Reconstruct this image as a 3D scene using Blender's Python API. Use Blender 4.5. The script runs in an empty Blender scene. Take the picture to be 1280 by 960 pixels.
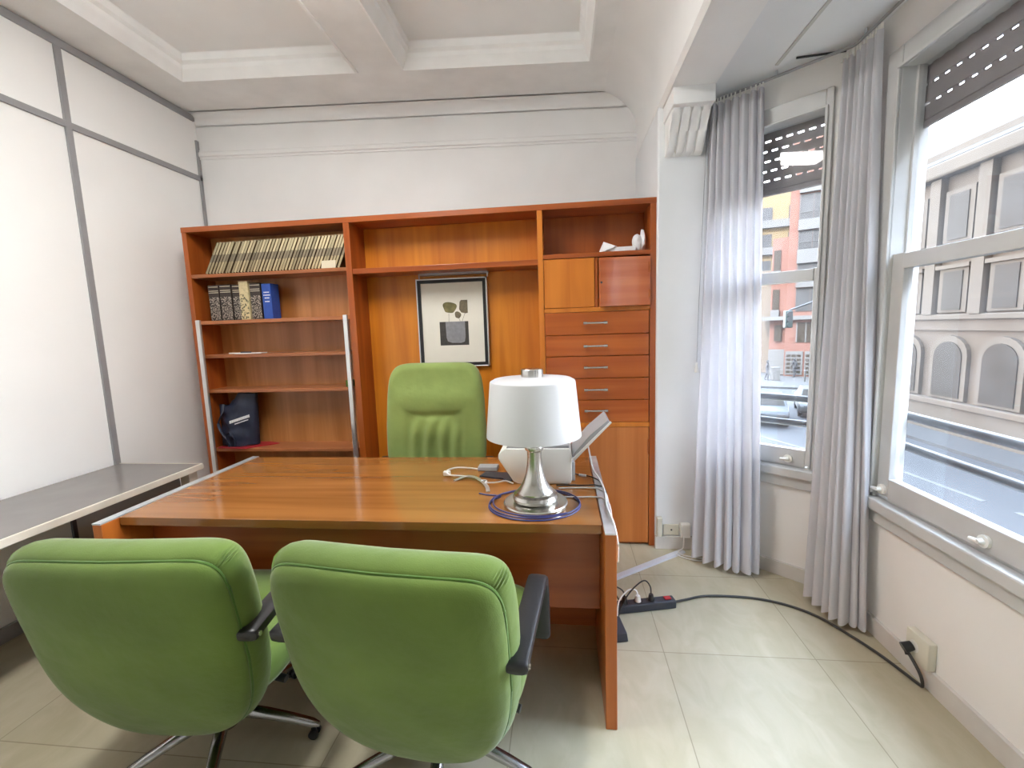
import bpy, bmesh, math, random
from mathutils import Vector, Matrix
random.seed(7)
sc = bpy.context.scene
COL = sc.collection
PI = math.pi

# ------------------------------------------------------------------ camera
F_PX, CX, CY, CAM_H = 560.0, 640.0, 480.0, 1.45
def cam_axes():
    g = lambda p: Vector(((p[0]-CX)/F_PX, -(p[1]-CY)/F_PX, 1.0))
    Y = g((703, 408)).normalized()
    Z = -g((800, 5500)); Z = (Z - Y*Z.dot(Y)).normalized()
    X = Y.cross(Z)
    if X.x < 0: X = -X
    return X, Y, Z
_X, _Y, _Z = cam_axes()
right = Vector((_X.x, _Y.x, _Z.x)); up = Vector((_X.y, _Y.y, _Z.y)); fwd = Vector((_X.z, _Y.z, _Z.z))
cd = bpy.data.cameras.new('camera'); cam = bpy.data.objects.new('camera', cd); COL.objects.link(cam)
m = Matrix.Identity(4)
for i, v in enumerate((right, up, -fwd)):
    for j in range(3): m[j][i] = v[j]
m.translation = Vector((0, 0, CAM_H))
cam.matrix_world = m
cd.sensor_fit = 'HORIZONTAL'; cd.sensor_width = 36.0; cd.lens = F_PX/1280.0*36.0
cd.clip_start = 0.05; cd.clip_end = 300
sc.camera = cam

# ------------------------------------------------------------------ materials
def srgb(r, g, b):
    f = lambda c: (c/12.92 if c <= .04045 else ((c+.055)/1.055)**2.4)
    return (f(r/255), f(g/255), f(b/255), 1)
def new_mat(name):
    mt = bpy.data.materials.new(name); mt.use_nodes = True
    nt = mt.node_tree; b = nt.nodes['Principled BSDF']
    return mt, nt, b
def plain(name, col, rough=.5, metal=0., spec=.5, noise=0., nscale=8., bump=0., bscale=60., coat=0.):
    mt, nt, b = new_mat(name)
    b.inputs['Base Color'].default_value = col; b.inputs['Roughness'].default_value = rough
    b.inputs['Metallic'].default_value = metal; b.inputs['Specular IOR Level'].default_value = spec
    if coat: b.inputs['Coat Weight'].default_value = coat; b.inputs['Coat Roughness'].default_value = .08
    tc = nt.nodes.new('ShaderNodeTexCoord')
    if noise:
        n = nt.nodes.new('ShaderNodeTexNoise'); n.inputs['Scale'].default_value = nscale; n.inputs['Detail'].default_value = 4
        nt.links.new(tc.outputs['Object'], n.inputs['Vector'])
        r = nt.nodes.new('ShaderNodeValToRGB'); e = r.color_ramp.elements
        e[0].position = .3; e[1].position = .7
        e[0].color = tuple(c*(1-noise) for c in col[:3])+(1,); e[1].color = tuple(min(1, c*(1+noise)) for c in col[:3])+(1,)
        nt.links.new(n.outputs['Fac'], r.inputs['Fac']); nt.links.new(r.outputs['Color'], b.inputs['Base Color'])
    if bump:
        n2 = nt.nodes.new('ShaderNodeTexNoise'); n2.inputs['Scale'].default_value = bscale; n2.inputs['Detail'].default_value = 3
        nt.links.new(tc.outputs['Object'], n2.inputs['Vector'])
        bp = nt.nodes.new('ShaderNodeBump'); bp.inputs['Strength'].default_value = bump; bp.inputs['Distance'].default_value = .01
        nt.links.new(n2.outputs['Fac'], bp.inputs['Height']); nt.links.new(bp.outputs['Normal'], b.inputs['Normal'])
    return mt
def wood(name, c1, c2, rough=.3, axis='Z', scale=1., coat=0., spec=.5):
    mt, nt, b = new_mat(name)
    b.inputs['Roughness'].default_value = rough; b.inputs['Specular IOR Level'].default_value = spec
    if coat: b.inputs['Coat Weight'].default_value = coat; b.inputs['Coat Roughness'].default_value = .06
    tc = nt.nodes.new('ShaderNodeTexCoord'); mp = nt.nodes.new('ShaderNodeMapping')
    s = [14*scale, 14*scale, 14*scale]; s['XYZ'.index(axis)] = .7*scale
    mp.inputs['Scale'].default_value = s
    n = nt.nodes.new('ShaderNodeTexNoise'); n.inputs['Scale'].default_value = 1.; n.inputs['Detail'].default_value = 6; n.inputs['Distortion'].default_value = .6
    r = nt.nodes.new('ShaderNodeValToRGB'); e = r.color_ramp.elements
    e[0].position = .32; e[0].color = c1; e[1].position = .68; e[1].color = c2
    n2 = nt.nodes.new('ShaderNodeTexNoise'); n2.inputs['Scale'].default_value = 2.2*scale; n2.inputs['Detail'].default_value = 2
    mx = nt.nodes.new('ShaderNodeMix'); mx.data_type = 'RGBA'; mx.blend_type = 'MULTIPLY'; mx.inputs[0].default_value = .35
    r2 = nt.nodes.new('ShaderNodeValToRGB'); r2.color_ramp.elements[0].color = (.62, .55, .5, 1); r2.color_ramp.elements[0].position = .3
    r2.color_ramp.elements[1].position = .7
    L = nt.links
    L.new(tc.outputs['Object'], mp.inputs['Vector']); L.new(mp.outputs['Vector'], n.inputs['Vector']); L.new(n.outputs['Fac'], r.inputs['Fac'])
    L.new(tc.outputs['Object'], n2.inputs['Vector']); L.new(n2.outputs['Fac'], r2.inputs['Fac'])
    L.new(r.outputs['Color'], mx.inputs[6]); L.new(r2.outputs['Color'], mx.inputs[7]); L.new(mx.outputs[2], b.inputs['Base Color'])
    return mt

M = {}
M['wall'] = plain('wall_paint', (.86, .86, .855, 1), .55, noise=.03, nscale=2.5, bump=.05, bscale=40)
M['grey_wall'] = plain('grey_wall_paint', (.55, .54, .52, 1), .6, noise=.04, nscale=3)
M['wall_warm'] = plain('wall_paint_warm', (.81, .79, .77, 1), .5, noise=.04, nscale=2, bump=.05, bscale=30)
M['panel_white'] = plain('partition_laminate', (.90, .90, .89, 1), .34, noise=.02, nscale=2)
M['ceil'] = plain('ceiling_paint', (.86, .86, .85, 1), .7, noise=.05, nscale=5, bump=.12, bscale=90)
M['ceil_panel'] = plain('ceiling_panel_paint', (.88, .88, .87, 1), .7, noise=.03, nscale=3)
M['mould'] = plain('moulding_paint', (.88, .88, .87, 1), .5, noise=.03, nscale=8)
M['bay_paint'] = plain('bay_paint', (.78, .80, .82, 1), .5, noise=.03, nscale=3)
M['grey_bar'] = plain('partition_profile_grey', (.33, .33, .34, 1), .45, metal=.2, noise=.05)
M['win_paint'] = plain('window_paint', (0.528, 0.528, 0.52, 1), .4, noise=.06, nscale=6)
M['base_paint'] = plain('skirting_paint', (.62, .60, .57, 1), .45, noise=.08, nscale=6)
M['shutter'] = plain('shutter_slat', (.28, .25, .25, 1), .5, noise=.08, nscale=12)
M['wood'] = wood('cherry_wood', srgb(150, 72, 26), srgb(182, 98, 40), .28)
M['wood_h'] = wood('cherry_wood_across', srgb(148, 70, 28), srgb(180, 98, 44), .28, axis='X')
M['wood_gold'] = wood('golden_wood_back', srgb(196, 112, 28), srgb(222, 142, 44), .3)
M['wood_dull'] = wood('dull_wood_back', srgb(172, 112, 58), srgb(204, 142, 84), .32)
M['wood_shelf'] = wood('shelf_wood', srgb(152, 90, 52), srgb(182, 116, 72), .28, axis='X')
M['wood_red'] = wood('reddish_drawer_wood', srgb(172, 84, 30), srgb(196, 106, 42), .26, axis='X')
M['wood_orange'] = wood('orange_door_wood', srgb(198, 112, 34), srgb(222, 138, 52), .3)
M['wood_gloss'] = wood('glossy_door_wood', srgb(176, 84, 40), srgb(206, 116, 66), .1, axis='X', coat=.8)
M['wood_low'] = wood('lower_door_wood', srgb(182, 104, 46), srgb(210, 132, 68), .3)
M['desk_top'] = wood('desk_top_wood', srgb(146, 92, 44), srgb(174, 118, 62), .16, axis='X', scale=.8, coat=.5)
M['desk_side'] = wood('desk_side_wood', srgb(170, 88, 30), srgb(204, 118, 48), .3)
M['desk_dark'] = wood('desk_front_wood', srgb(150, 70, 26), srgb(182, 96, 42), .3, axis='X')
M['alu'] = plain('aluminium', (.82, .82, .82, 1), .28, metal=.85)
M['alu_dull'] = plain('aluminium_dull', (.62, .65, .68, 1), .4, metal=.6, noise=.1, nscale=20)
M['chrome'] = plain('brushed_chrome', (.62, .61, .58, 1), .24, metal=1., noise=.05, nscale=30)
M['chrome_dark'] = plain('chrome_chair_base', (.42, .42, .43, 1), .25, metal=1., noise=.05, nscale=20)
M['black'] = plain('black_plastic', (.018, .018, .02, 1), .35, bump=.05, bscale=200)
M['black_cable'] = plain('black_cable_rubber', (.03, .03, .028, 1), .5)
M['white_cable'] = plain('white_cable_plastic', (.78, .77, .75, 1), .45)
M['blue_cable'] = plain('blue_cable_plastic', (.06, .06, .20, 1), .35)
M['white_plastic'] = plain('white_plastic', (.80, .80, .76, 1), .4, noise=.02)
M['cream_plastic'] = plain('cream_plastic', (.66, .64, .54, 1), .45, noise=.04)
M['grey_plastic'] = plain('grey_plastic', (.38, .39, .41, 1), .45, noise=.04)
M['dark_plastic'] = plain('dark_blue_grey_plastic', (.035, .04, .055, 1), .4)
M['channel'] = plain('grey_white_trunking', (.60, .61, .66, 1), .45)
M['red'] = plain('red_plastic', (.45, .02, .03, 1), .4)
M['red_card'] = plain('red_card', (.40, .02, .03, 1), .45)
M['paper'] = plain('paper', (.84, .84, .86, 1), .8, bump=.2, bscale=25)
M['mat_paper'] = plain('picture_paper', (.80, .77, .68, 1), .6, noise=.02)
M['ink_dark'] = plain('print_dark', (.055, .05, .045, 1), .7, noise=.15, nscale=60)
M['ink_grey'] = plain('print_grey', (.26, .26, .28, 1), .7, noise=.12, nscale=40)
M['ink_olive'] = plain('print_olive', (.17, .15, .06, 1), .7, noise=.3, nscale=30)
M['ink_brown'] = plain('print_brown', (.16, .13, .08, 1), .7, noise=.25, nscale=50)
M['navy'] = plain('navy_fabric', (.018, .024, .05, 1), .5, noise=.2, nscale=20, bump=.3, bscale=30)
M['white_ink'] = plain('white_ink', (.8, .8, .82, 1), .6)
M['table_top'] = plain('greybrown_laminate', (.20, .185, .175, 1), .25, noise=.06, nscale=6)
M['cream'] = plain('cream_edge', (.72, .68, .58, 1), .45, noise=.03)
M['grey_panel'] = plain('grey_table_panel', (.20, .19, .165, 1), .5, noise=.05)
M['blue_book'] = plain('blue_book_cloth', (.02, .075, .36, 1), .5, noise=.08, nscale=30)
M['cream_book'] = plain('cream_book_cloth', (.62, .52, .30, 1), .6, noise=.15, nscale=60)
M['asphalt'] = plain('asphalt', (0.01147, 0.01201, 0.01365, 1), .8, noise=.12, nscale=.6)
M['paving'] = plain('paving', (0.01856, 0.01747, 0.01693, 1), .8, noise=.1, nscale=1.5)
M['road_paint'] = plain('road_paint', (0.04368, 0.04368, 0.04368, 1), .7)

def fabric(name, col, var=.16):
    mt, nt, b = new_mat(name)
    b.inputs['Roughness'].default_value = .75; b.inputs['Specular IOR Level'].default_value = .25
    b.inputs['Sheen Weight'].default_value = .25; b.inputs['Sheen Roughness'].default_value = .5
    L = nt.links; tc = nt.nodes.new('ShaderNodeTexCoord')
    n = nt.nodes.new('ShaderNodeTexNoise'); n.inputs['Scale'].default_value = 3.5; n.inputs['Detail'].default_value = 5
    r = nt.nodes.new('ShaderNodeValToRGB'); e = r.color_ramp.elements; e[0].position = .3; e[1].position = .72
    e[0].color = tuple(c*(1-var) for c in col[:3])+(1,); e[1].color = tuple(min(1, c*(1+var)) for c in col[:3])+(1,)
    n2 = nt.nodes.new('ShaderNodeTexNoise'); n2.inputs['Scale'].default_value = 300; n2.inputs['Detail'].default_value = 2
    n3 = nt.nodes.new('ShaderNodeTexNoise'); n3.inputs['Scale'].default_value = 9; n3.inputs['Detail'].default_value = 3
    ad = nt.nodes.new('ShaderNodeMath'); ad.operation = 'MULTIPLY_ADD'; ad.inputs[1].default_value = .06
    bp = nt.nodes.new('ShaderNodeBump'); bp.inputs['Strength'].default_value = .35; bp.inputs['Distance'].default_value = .02
    L.new(tc.outputs['Object'], n.inputs['Vector']); L.new(tc.outputs['Object'], n2.inputs['Vector']); L.new(tc.outputs['Object'], n3.inputs['Vector'])
    L.new(n.outputs['Fac'], r.inputs['Fac']); L.new(r.outputs['Color'], b.inputs['Base Color'])
    L.new(n2.outputs['Fac'], ad.inputs[0]); L.new(n3.outputs['Fac'], ad.inputs[2]); L.new(ad.outputs[0], bp.inputs['Height'])
    L.new(bp.outputs['Normal'], b.inputs['Normal'])
    return mt
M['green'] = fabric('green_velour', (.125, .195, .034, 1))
M['green_lit'] = fabric('lit_green_velour', (.24, .32, .092, 1))  # same velour as the visitor chairs, lightened for the brighter light on it
M['piping'] = fabric('green_piping', (.075, .16, .022, 1))

def curtain_mat():
    mt = bpy.data.materials.new('curtain_cloth'); mt.use_nodes = True; nt = mt.node_tree; nt.nodes.clear(); L = nt.links
    o = nt.nodes.new('ShaderNodeOutputMaterial'); d = nt.nodes.new('ShaderNodeBsdfDiffuse'); t = nt.nodes.new('ShaderNodeBsdfTranslucent')
    mx = nt.nodes.new('ShaderNodeMixShader'); mx.inputs[0].default_value = .3
    tc = nt.nodes.new('ShaderNodeTexCoord'); n = nt.nodes.new('ShaderNodeTexNoise'); n.inputs['Scale'].default_value = 4
    r = nt.nodes.new('ShaderNodeValToRGB'); r.color_ramp.elements[0].color = (.62, .615, .645, 1); r.color_ramp.elements[1].color = (.74, .735, .765, 1)
    L.new(tc.outputs['Object'], n.inputs['Vector']); L.new(n.outputs['Fac'], r.inputs['Fac'])
    L.new(r.outputs['Color'], d.inputs['Color']); L.new(r.outputs['Color'], t.inputs['Color'])
    L.new(d.outputs[0], mx.inputs[1]); L.new(t.outputs[0], mx.inputs[2]); L.new(mx.outputs[0], o.inputs['Surface'])
    return mt
M['curtain'] = curtain_mat()

def shade_mat():
    mt = bpy.data.materials.new('lamp_shade_cloth'); mt.use_nodes = True; nt = mt.node_tree; b = nt.nodes['Principled BSDF']; L = nt.links
    b.inputs['Base Color'].default_value = (.72, .73, .745, 1); b.inputs['Roughness'].default_value = .35
    t = nt.nodes.new('ShaderNodeBsdfTranslucent'); t.inputs['Color'].default_value = (.8, .8, .8, 1)
    mx = nt.nodes.new('ShaderNodeMixShader'); mx.inputs[0].default_value = .15
    tc = nt.nodes.new('ShaderNodeTexCoord'); n = nt.nodes.new('ShaderNodeTexNoise'); n.inputs['Scale'].default_value = 120
    bp = nt.nodes.new('ShaderNodeBump'); bp.inputs['Strength'].default_value = .04
    L.new(tc.outputs['Object'], n.inputs['Vector']); L.new(n.outputs['Fac'], bp.inputs['Height']); L.new(bp.outputs['Normal'], b.inputs['Normal'])
    L.new(b.outputs[0], mx.inputs[1]); L.new(t.outputs[0], mx.inputs[2]); L.new(mx.outputs[0], nt.nodes['Material Output'].inputs['Surface'])
    return mt
M['shade'] = shade_mat()

def glass_mat(name, dirt):
    mt = bpy.data.materials.new(name); mt.use_nodes = True; nt = mt.node_tree; nt.nodes.clear(); L = nt.links
    o = nt.nodes.new('ShaderNodeOutputMaterial'); tr = nt.nodes.new('ShaderNodeBsdfTransparent'); tr.inputs['Color'].default_value = (.95, .96, .97, 1)
    gl = nt.nodes.new('ShaderNodeBsdfGlossy'); gl.inputs['Roughness'].default_value = .03
    lw = nt.nodes.new('ShaderNodeLayerWeight'); lw.inputs['Blend'].default_value = .5
    pw = nt.nodes.new('ShaderNodeMath'); pw.operation = 'POWER'; pw.inputs[1].default_value = 5; L.new(lw.outputs['Facing'], pw.inputs[0])
    fr = nt.nodes.new('ShaderNodeMath'); fr.operation = 'MULTIPLY_ADD'; fr.inputs[1].default_value = .5; fr.inputs[2].default_value = .02; L.new(pw.outputs[0], fr.inputs[0])
    m1 = nt.nodes.new('ShaderNodeMixShader'); L.new(fr.outputs[0], m1.inputs[0]); L.new(tr.outputs[0], m1.inputs[1]); L.new(gl.outputs[0], m1.inputs[2])
    tl = nt.nodes.new('ShaderNodeBsdfTranslucent'); tl.inputs['Color'].default_value = (.8, .82, .86, 1)
    tc = nt.nodes.new('ShaderNodeTexCoord'); n = nt.nodes.new('ShaderNodeTexNoise'); n.inputs['Scale'].default_value = 7; n.inputs['Detail'].default_value = 8
    r = nt.nodes.new('ShaderNodeValToRGB'); r.color_ramp.elements[0].position = .35; r.color_ramp.elements[0].color = (dirt*.4,)*3+(1,)
    r.color_ramp.elements[1].position = .75; r.color_ramp.elements[1].color = (dirt,)*3+(1,)
    L.new(tc.outputs['Object'], n.inputs['Vector']); L.new(n.outputs['Fac'], r.inputs['Fac'])
    m2 = nt.nodes.new('ShaderNodeMixShader'); L.new(r.outputs['Color'], m2.inputs[0]); L.new(m1.outputs[0], m2.inputs[1]); L.new(tl.outputs[0], m2.inputs[2])
    L.new(m2.outputs[0], o.inputs['Surface'])
    return mt
M['glass'] = glass_mat('window_glass', .02)
M['glass_clear'] = glass_mat('clear_window_glass', .012)

def floor_mat():
    mt, nt, b = new_mat('vinyl_floor_tiles'); L = nt.links
    b.inputs['Roughness'].default_value = .3
    tc = nt.nodes.new('ShaderNodeTexCoord'); mp = nt.nodes.new('ShaderNodeMapping')
    mp.inputs['Location'].default_value = (-.42+.63*8, -1.885+.63*8, 0)
    L.new(tc.outputs['Object'], mp.inputs['Vector'])
    br = nt.nodes.new('ShaderNodeTexBrick'); br.offset = 0; br.inputs['Scale'].default_value = 1
    br.inputs['Brick Width'].default_value = .63; br.inputs['Row Height'].default_value = .63
    br.inputs['Mortar Size'].default_value = .0022; br.inputs['Mortar Smooth'].default_value = .3
    br.inputs['Color1'].default_value = (1, 1, 1, 1); br.inputs['Color2'].default_value = (.93, .93, .93, 1); br.inputs['Mortar'].default_value = (.6, .58, .55, 1)
    L.new(mp.outputs['Vector'], br.inputs['Vector'])
    mp2 = nt.nodes.new('ShaderNodeMapping'); mp2.inputs['Scale'].default_value = (5, 2.6, 1); mp2.inputs['Rotation'].default_value = (0, 0, .5)
    L.new(tc.outputs['Object'], mp2.inputs['Vector'])
    n = nt.nodes.new('ShaderNodeTexNoise'); n.inputs['Scale'].default_value = 2; n.inputs['Detail'].default_value = 9; n.inputs['Distortion'].default_value = 1.2
    L.new(mp2.outputs['Vector'], n.inputs['Vector'])
    r = nt.nodes.new('ShaderNodeValToRGB'); e = r.color_ramp.elements
    e[0].position = .3; e[0].color = (.43, .385, .265, 1); e[1].position = .72; e[1].color = (.50, .455, .335, 1)
    L.new(n.outputs['Fac'], r.inputs['Fac'])
    mx = nt.nodes.new('ShaderNodeMix'); mx.data_type = 'RGBA'; mx.blend_type = 'MULTIPLY'; mx.inputs[0].default_value = 1
    L.new(r.outputs['Color'], mx.inputs[6]); L.new(br.outputs['Color'], mx.inputs[7]); L.new(mx.outputs[2], b.inputs['Base Color'])
    n2 = nt.nodes.new('ShaderNodeTexNoise'); n2.inputs['Scale'].default_value = 3; L.new(tc.outputs['Object'], n2.inputs['Vector'])
    mr = nt.nodes.new('ShaderNodeMapRange'); mr.inputs[3].default_value = .32; mr.inputs[4].default_value = .5; b.inputs['Specular IOR Level'].default_value = .35
    L.new(n2.outputs['Fac'], mr.inputs[0]); L.new(mr.outputs[0], b.inputs['Roughness'])
    return mt
M['floor'] = floor_mat()

def booklet_mat():
    mt, nt, b = new_mat('booklet_cover'); L = nt.links
    b.inputs['Roughness'].default_value = .6
    tc = nt.nodes.new('ShaderNodeTexCoord'); sp = nt.nodes.new('ShaderNodeSeparateXYZ'); L.new(tc.outputs['Object'], sp.inputs[0])
    r = nt.nodes.new('ShaderNodeValToRGB'); r.color_ramp.interpolation = 'CONSTANT'
    mr = nt.nodes.new('ShaderNodeMapRange'); mr.inputs[1].default_value = 0; mr.inputs[2].default_value = .235; L.new(sp.outputs[2], mr.inputs[0])
    e = r.color_ramp.elements; e[0].position = 0; e[0].color = (.40, .33, .19, 1); e[1].position = .36; e[1].color = (.24, .20, .13, 1)
    x = e.new(.60); x.color = (.50, .43, .26, 1)
    L.new(mr.outputs[0], r.inputs['Fac'])
    oi = nt.nodes.new('ShaderNodeObjectInfo'); mr2 = nt.nodes.new('ShaderNodeMapRange'); mr2.inputs[3].default_value = .68; mr2.inputs[4].default_value = 1.25
    L.new(oi.outputs['Random'], mr2.inputs[0])
    mx = nt.nodes.new('ShaderNodeMix'); mx.data_type = 'RGBA'; mx.blend_type = 'MULTIPLY'; mx.inputs[0].default_value = 1
    L.new(r.outputs['Color'], mx.inputs[6]); L.new(mr2.outputs[0], mx.inputs[7])
    st = nt.nodes.new('ShaderNodeValToRGB'); st.color_ramp.interpolation = 'CONSTANT'; q = st.color_ramp.elements
    q[0].position = 0; q[0].color = (.26, .2, .14, 1); q[1].position = .19; q[1].color = (1, 1, 1, 1); q3 = q.new(.84); q3.color = (.26, .2, .14, 1)
    dv = nt.nodes.new('ShaderNodeMath'); dv.operation = 'DIVIDE'; dv.inputs[1].default_value = .0205; L.new(sp.outputs[0], dv.inputs[0]); L.new(dv.outputs[0], st.inputs['Fac'])
    my = nt.nodes.new('ShaderNodeMix'); my.data_type = 'RGBA'; my.blend_type = 'MULTIPLY'; my.inputs[0].default_value = 1
    L.new(mx.outputs[2], my.inputs[6]); L.new(st.outputs['Color'], my.inputs[7]); L.new(my.outputs[2], b.inputs['Base Color'])
    return mt
M['booklet'] = booklet_mat()
def speckled(name, a, c, scale=260):
    mt, nt, b = new_mat(name); L = nt.links; b.inputs['Roughness'].default_value = .5
    tc = nt.nodes.new('ShaderNodeTexCoord'); v = nt.nodes.new('ShaderNodeTexVoronoi'); v.inputs['Scale'].default_value = scale
    L.new(tc.outputs['Object'], v.inputs['Vector'])
    r = nt.nodes.new('ShaderNodeValToRGB'); e = r.color_ramp.elements; e[0].position = .35; e[0].color = c; e[1].position = .5; e[1].color = a
    L.new(v.outputs['Distance'], r.inputs['Fac']); L.new(r.outputs['Color'], b.inputs['Base Color'])
    return mt
M['speckle'] = speckled('speckled_binding', (.03, .022, .018, 1), (.42, .36, .30, 1), 130)
M['book_brown'] = plain('dark_brown_leather', (.035, .022, .018, 1), .45)
M['leaf_print'] = speckled('leaf_printed_cloth', (.60, .50, .28, 1), (.10, .09, .05, 1), 70)
M['page'] = plain('page_edge', (.62, .56, .42, 1), .8)

def brick_mat():
    mt, nt, b = new_mat('orange_brick'); L = nt.links; b.inputs['Roughness'].default_value = .85
    tc = nt.nodes.new('ShaderNodeTexCoord'); br = nt.nodes.new('ShaderNodeTexBrick'); br.inputs['Scale'].default_value = 3
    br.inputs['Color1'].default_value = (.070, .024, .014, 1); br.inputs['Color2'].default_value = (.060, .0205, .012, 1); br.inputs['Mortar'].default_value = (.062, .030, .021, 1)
    L.new(tc.outputs['Object'], br.inputs['Vector']); L.new(br.outputs['Color'], b.inputs['Base Color'])
    return mt
M['brick'] = brick_mat()
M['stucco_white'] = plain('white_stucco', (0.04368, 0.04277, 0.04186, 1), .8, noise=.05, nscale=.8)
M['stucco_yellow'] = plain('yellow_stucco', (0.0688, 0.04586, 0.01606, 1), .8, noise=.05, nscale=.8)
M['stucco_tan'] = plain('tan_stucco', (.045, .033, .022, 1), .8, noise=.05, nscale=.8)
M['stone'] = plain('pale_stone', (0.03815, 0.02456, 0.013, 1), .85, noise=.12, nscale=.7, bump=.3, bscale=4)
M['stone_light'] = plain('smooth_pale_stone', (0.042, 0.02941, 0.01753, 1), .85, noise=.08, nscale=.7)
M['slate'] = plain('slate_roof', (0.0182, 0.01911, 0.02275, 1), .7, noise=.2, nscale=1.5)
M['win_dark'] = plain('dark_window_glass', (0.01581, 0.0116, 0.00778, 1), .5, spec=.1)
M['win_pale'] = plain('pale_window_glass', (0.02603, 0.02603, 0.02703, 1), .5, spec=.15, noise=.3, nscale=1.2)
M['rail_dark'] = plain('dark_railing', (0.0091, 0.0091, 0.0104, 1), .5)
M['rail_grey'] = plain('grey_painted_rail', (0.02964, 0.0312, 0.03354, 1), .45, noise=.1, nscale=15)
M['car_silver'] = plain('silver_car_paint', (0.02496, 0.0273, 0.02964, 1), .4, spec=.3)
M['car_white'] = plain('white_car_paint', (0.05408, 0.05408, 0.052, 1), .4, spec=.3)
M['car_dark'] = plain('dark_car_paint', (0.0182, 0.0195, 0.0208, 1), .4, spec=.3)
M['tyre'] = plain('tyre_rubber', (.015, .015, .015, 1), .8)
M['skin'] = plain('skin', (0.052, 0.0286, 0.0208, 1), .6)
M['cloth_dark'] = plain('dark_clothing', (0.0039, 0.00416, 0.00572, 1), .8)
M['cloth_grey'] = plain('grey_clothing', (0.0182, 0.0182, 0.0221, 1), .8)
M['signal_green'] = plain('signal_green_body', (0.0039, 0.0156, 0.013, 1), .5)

# ------------------------------------------------------------------ mesh helpers
def BM(): return bmesh.new()
def quad_box(bm, P):
    v = [bm.verts.new(p) for p in P]
    for f in ((0,3,2,1),(4,5,6,7),(0,1,5,4),(1,2,6,5),(2,3,7,6),(3,0,4,7)): bm.faces.new([v[i] for i in f])
    return v
def box(bm, x0, x1, y0, y1, z0, z1, bev=0., seg=2, F=None):
    P = [(x0,y0,z0),(x1,y0,z0),(x1,y1,z0),(x0,y1,z0),(x0,y0,z1),(x1,y0,z1),(x1,y1,z1),(x0,y1,z1)]
    if F: P = [F(*p) for p in P]
    v = quad_box(bm, P)
    if bev:
        es = set(e for q in v for e in q.link_edges)
        bmesh.ops.bevel(bm, geom=list(es), offset=bev, segments=seg, affect='EDGES', profile=.5)
def prism(bm, pts, f0, f1, bev=0.):
    """extrude a polygon: f0/f1 map a 2-D point to a 3-D point at both ends"""
    a = [bm.verts.new(f0(*p)) for p in pts]; b = [bm.verts.new(f1(*p)) for p in pts]; n = len(pts)
    bm.faces.new(a[::-1]); bm.faces.new(b)
    for i in range(n): bm.faces.new((a[i], a[(i+1)%n], b[(i+1)%n], b[i]))
    if bev:
        es = [e for e in bm.edges if (e.verts[0] in a or e.verts[0] in b) and (e.verts[1] in a or e.verts[1] in b)]
        bmesh.ops.bevel(bm, geom=es, offset=bev, segments=2, affect='EDGES', profile=.5)
def lathe(bm, prof, c=(0,0,0), n=40):
    rings = []
    for r, z in prof:
        if r < 1e-5: rings.append([bm.verts.new((c[0], c[1], c[2]+z))])
        else: rings.append([bm.verts.new((c[0]+r*math.cos(2*PI*i/n), c[1]+r*math.sin(2*PI*i/n), c[2]+z)) for i in range(n)])
    for A, B in zip(rings, rings[1:]):
        for i in range(n):
            j = (i+1) % n
            if len(A) == 1 and len(B) == 1: continue
            if len(A) == 1: bm.faces.new((A[0], B[j], B[i]))
            elif len(B) == 1: bm.faces.new((A[i], A[j], B[0]))
            else: bm.faces.new((A[i], A[j], B[j], B[i]))
def cyl(bm, p0, p1, r0, r1=None, n=16, caps=True):
    p0 = Vector(p0); p1 = Vector(p1); r1 = r0 if r1 is None else r1
    d = (p1-p0).normalized(); a = d.orthogonal().normalized(); b = d.cross(a)
    A = [bm.verts.new(p0+a*r0*math.cos(2*PI*i/n)+b*r0*math.sin(2*PI*i/n)) for i in range(n)]
    B = [bm.verts.new(p1+a*r1*math.cos(2*PI*i/n)+b*r1*math.sin(2*PI*i/n)) for i in range(n)]
    for i in range(n): bm.faces.new((A[i], A[(i+1)%n], B[(i+1)%n], B[i]))
    if caps: bm.faces.new(A[::-1]); bm.faces.new(B)
def smooth_path(pts, k=6):
    pts = [Vector(p) for p in pts]; out = []
    for i in range(len(pts)-1):
        p0 = pts[max(i-1, 0)]; p1 = pts[i]; p2 = pts[i+1]; p3 = pts[min(i+2, len(pts)-1)]
        for j in range(k):
            t = j/k
            out.append(.5*((2*p1)+(p2-p0)*t+(2*p0-5*p1+4*p2-p3)*t*t+(3*p1-p0-3*p2+p3)*t**3))
    out.append(pts[-1]); return out
def tube(bm, pts, r, n=8, k=6, flat=1.):
    P = smooth_path(pts, k); rings = []; up0 = Vector((0, 0, 1))
    for i, p in enumerate(P):
        d = (P[min(i+1, len(P)-1)]-P[max(i-1, 0)]).normalized()
        a = d.cross(up0)
        if a.length < 1e-4: a = d.cross(Vector((1, 0, 0)))
        a.normalize(); b = a.cross(d)
        rings.append([bm.verts.new(p+a*r*math.cos(2*PI*q/n)+b*r*flat*math.sin(2*PI*q/n)) for q in range(n)])
    for A, B in zip(rings, rings[1:]):
        for q in range(n): bm.faces.new((A[q], A[(q+1)%n], B[(q+1)%n], B[q]))
    bm.faces.new(rings[0][::-1]); bm.faces.new(rings[-1])

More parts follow.
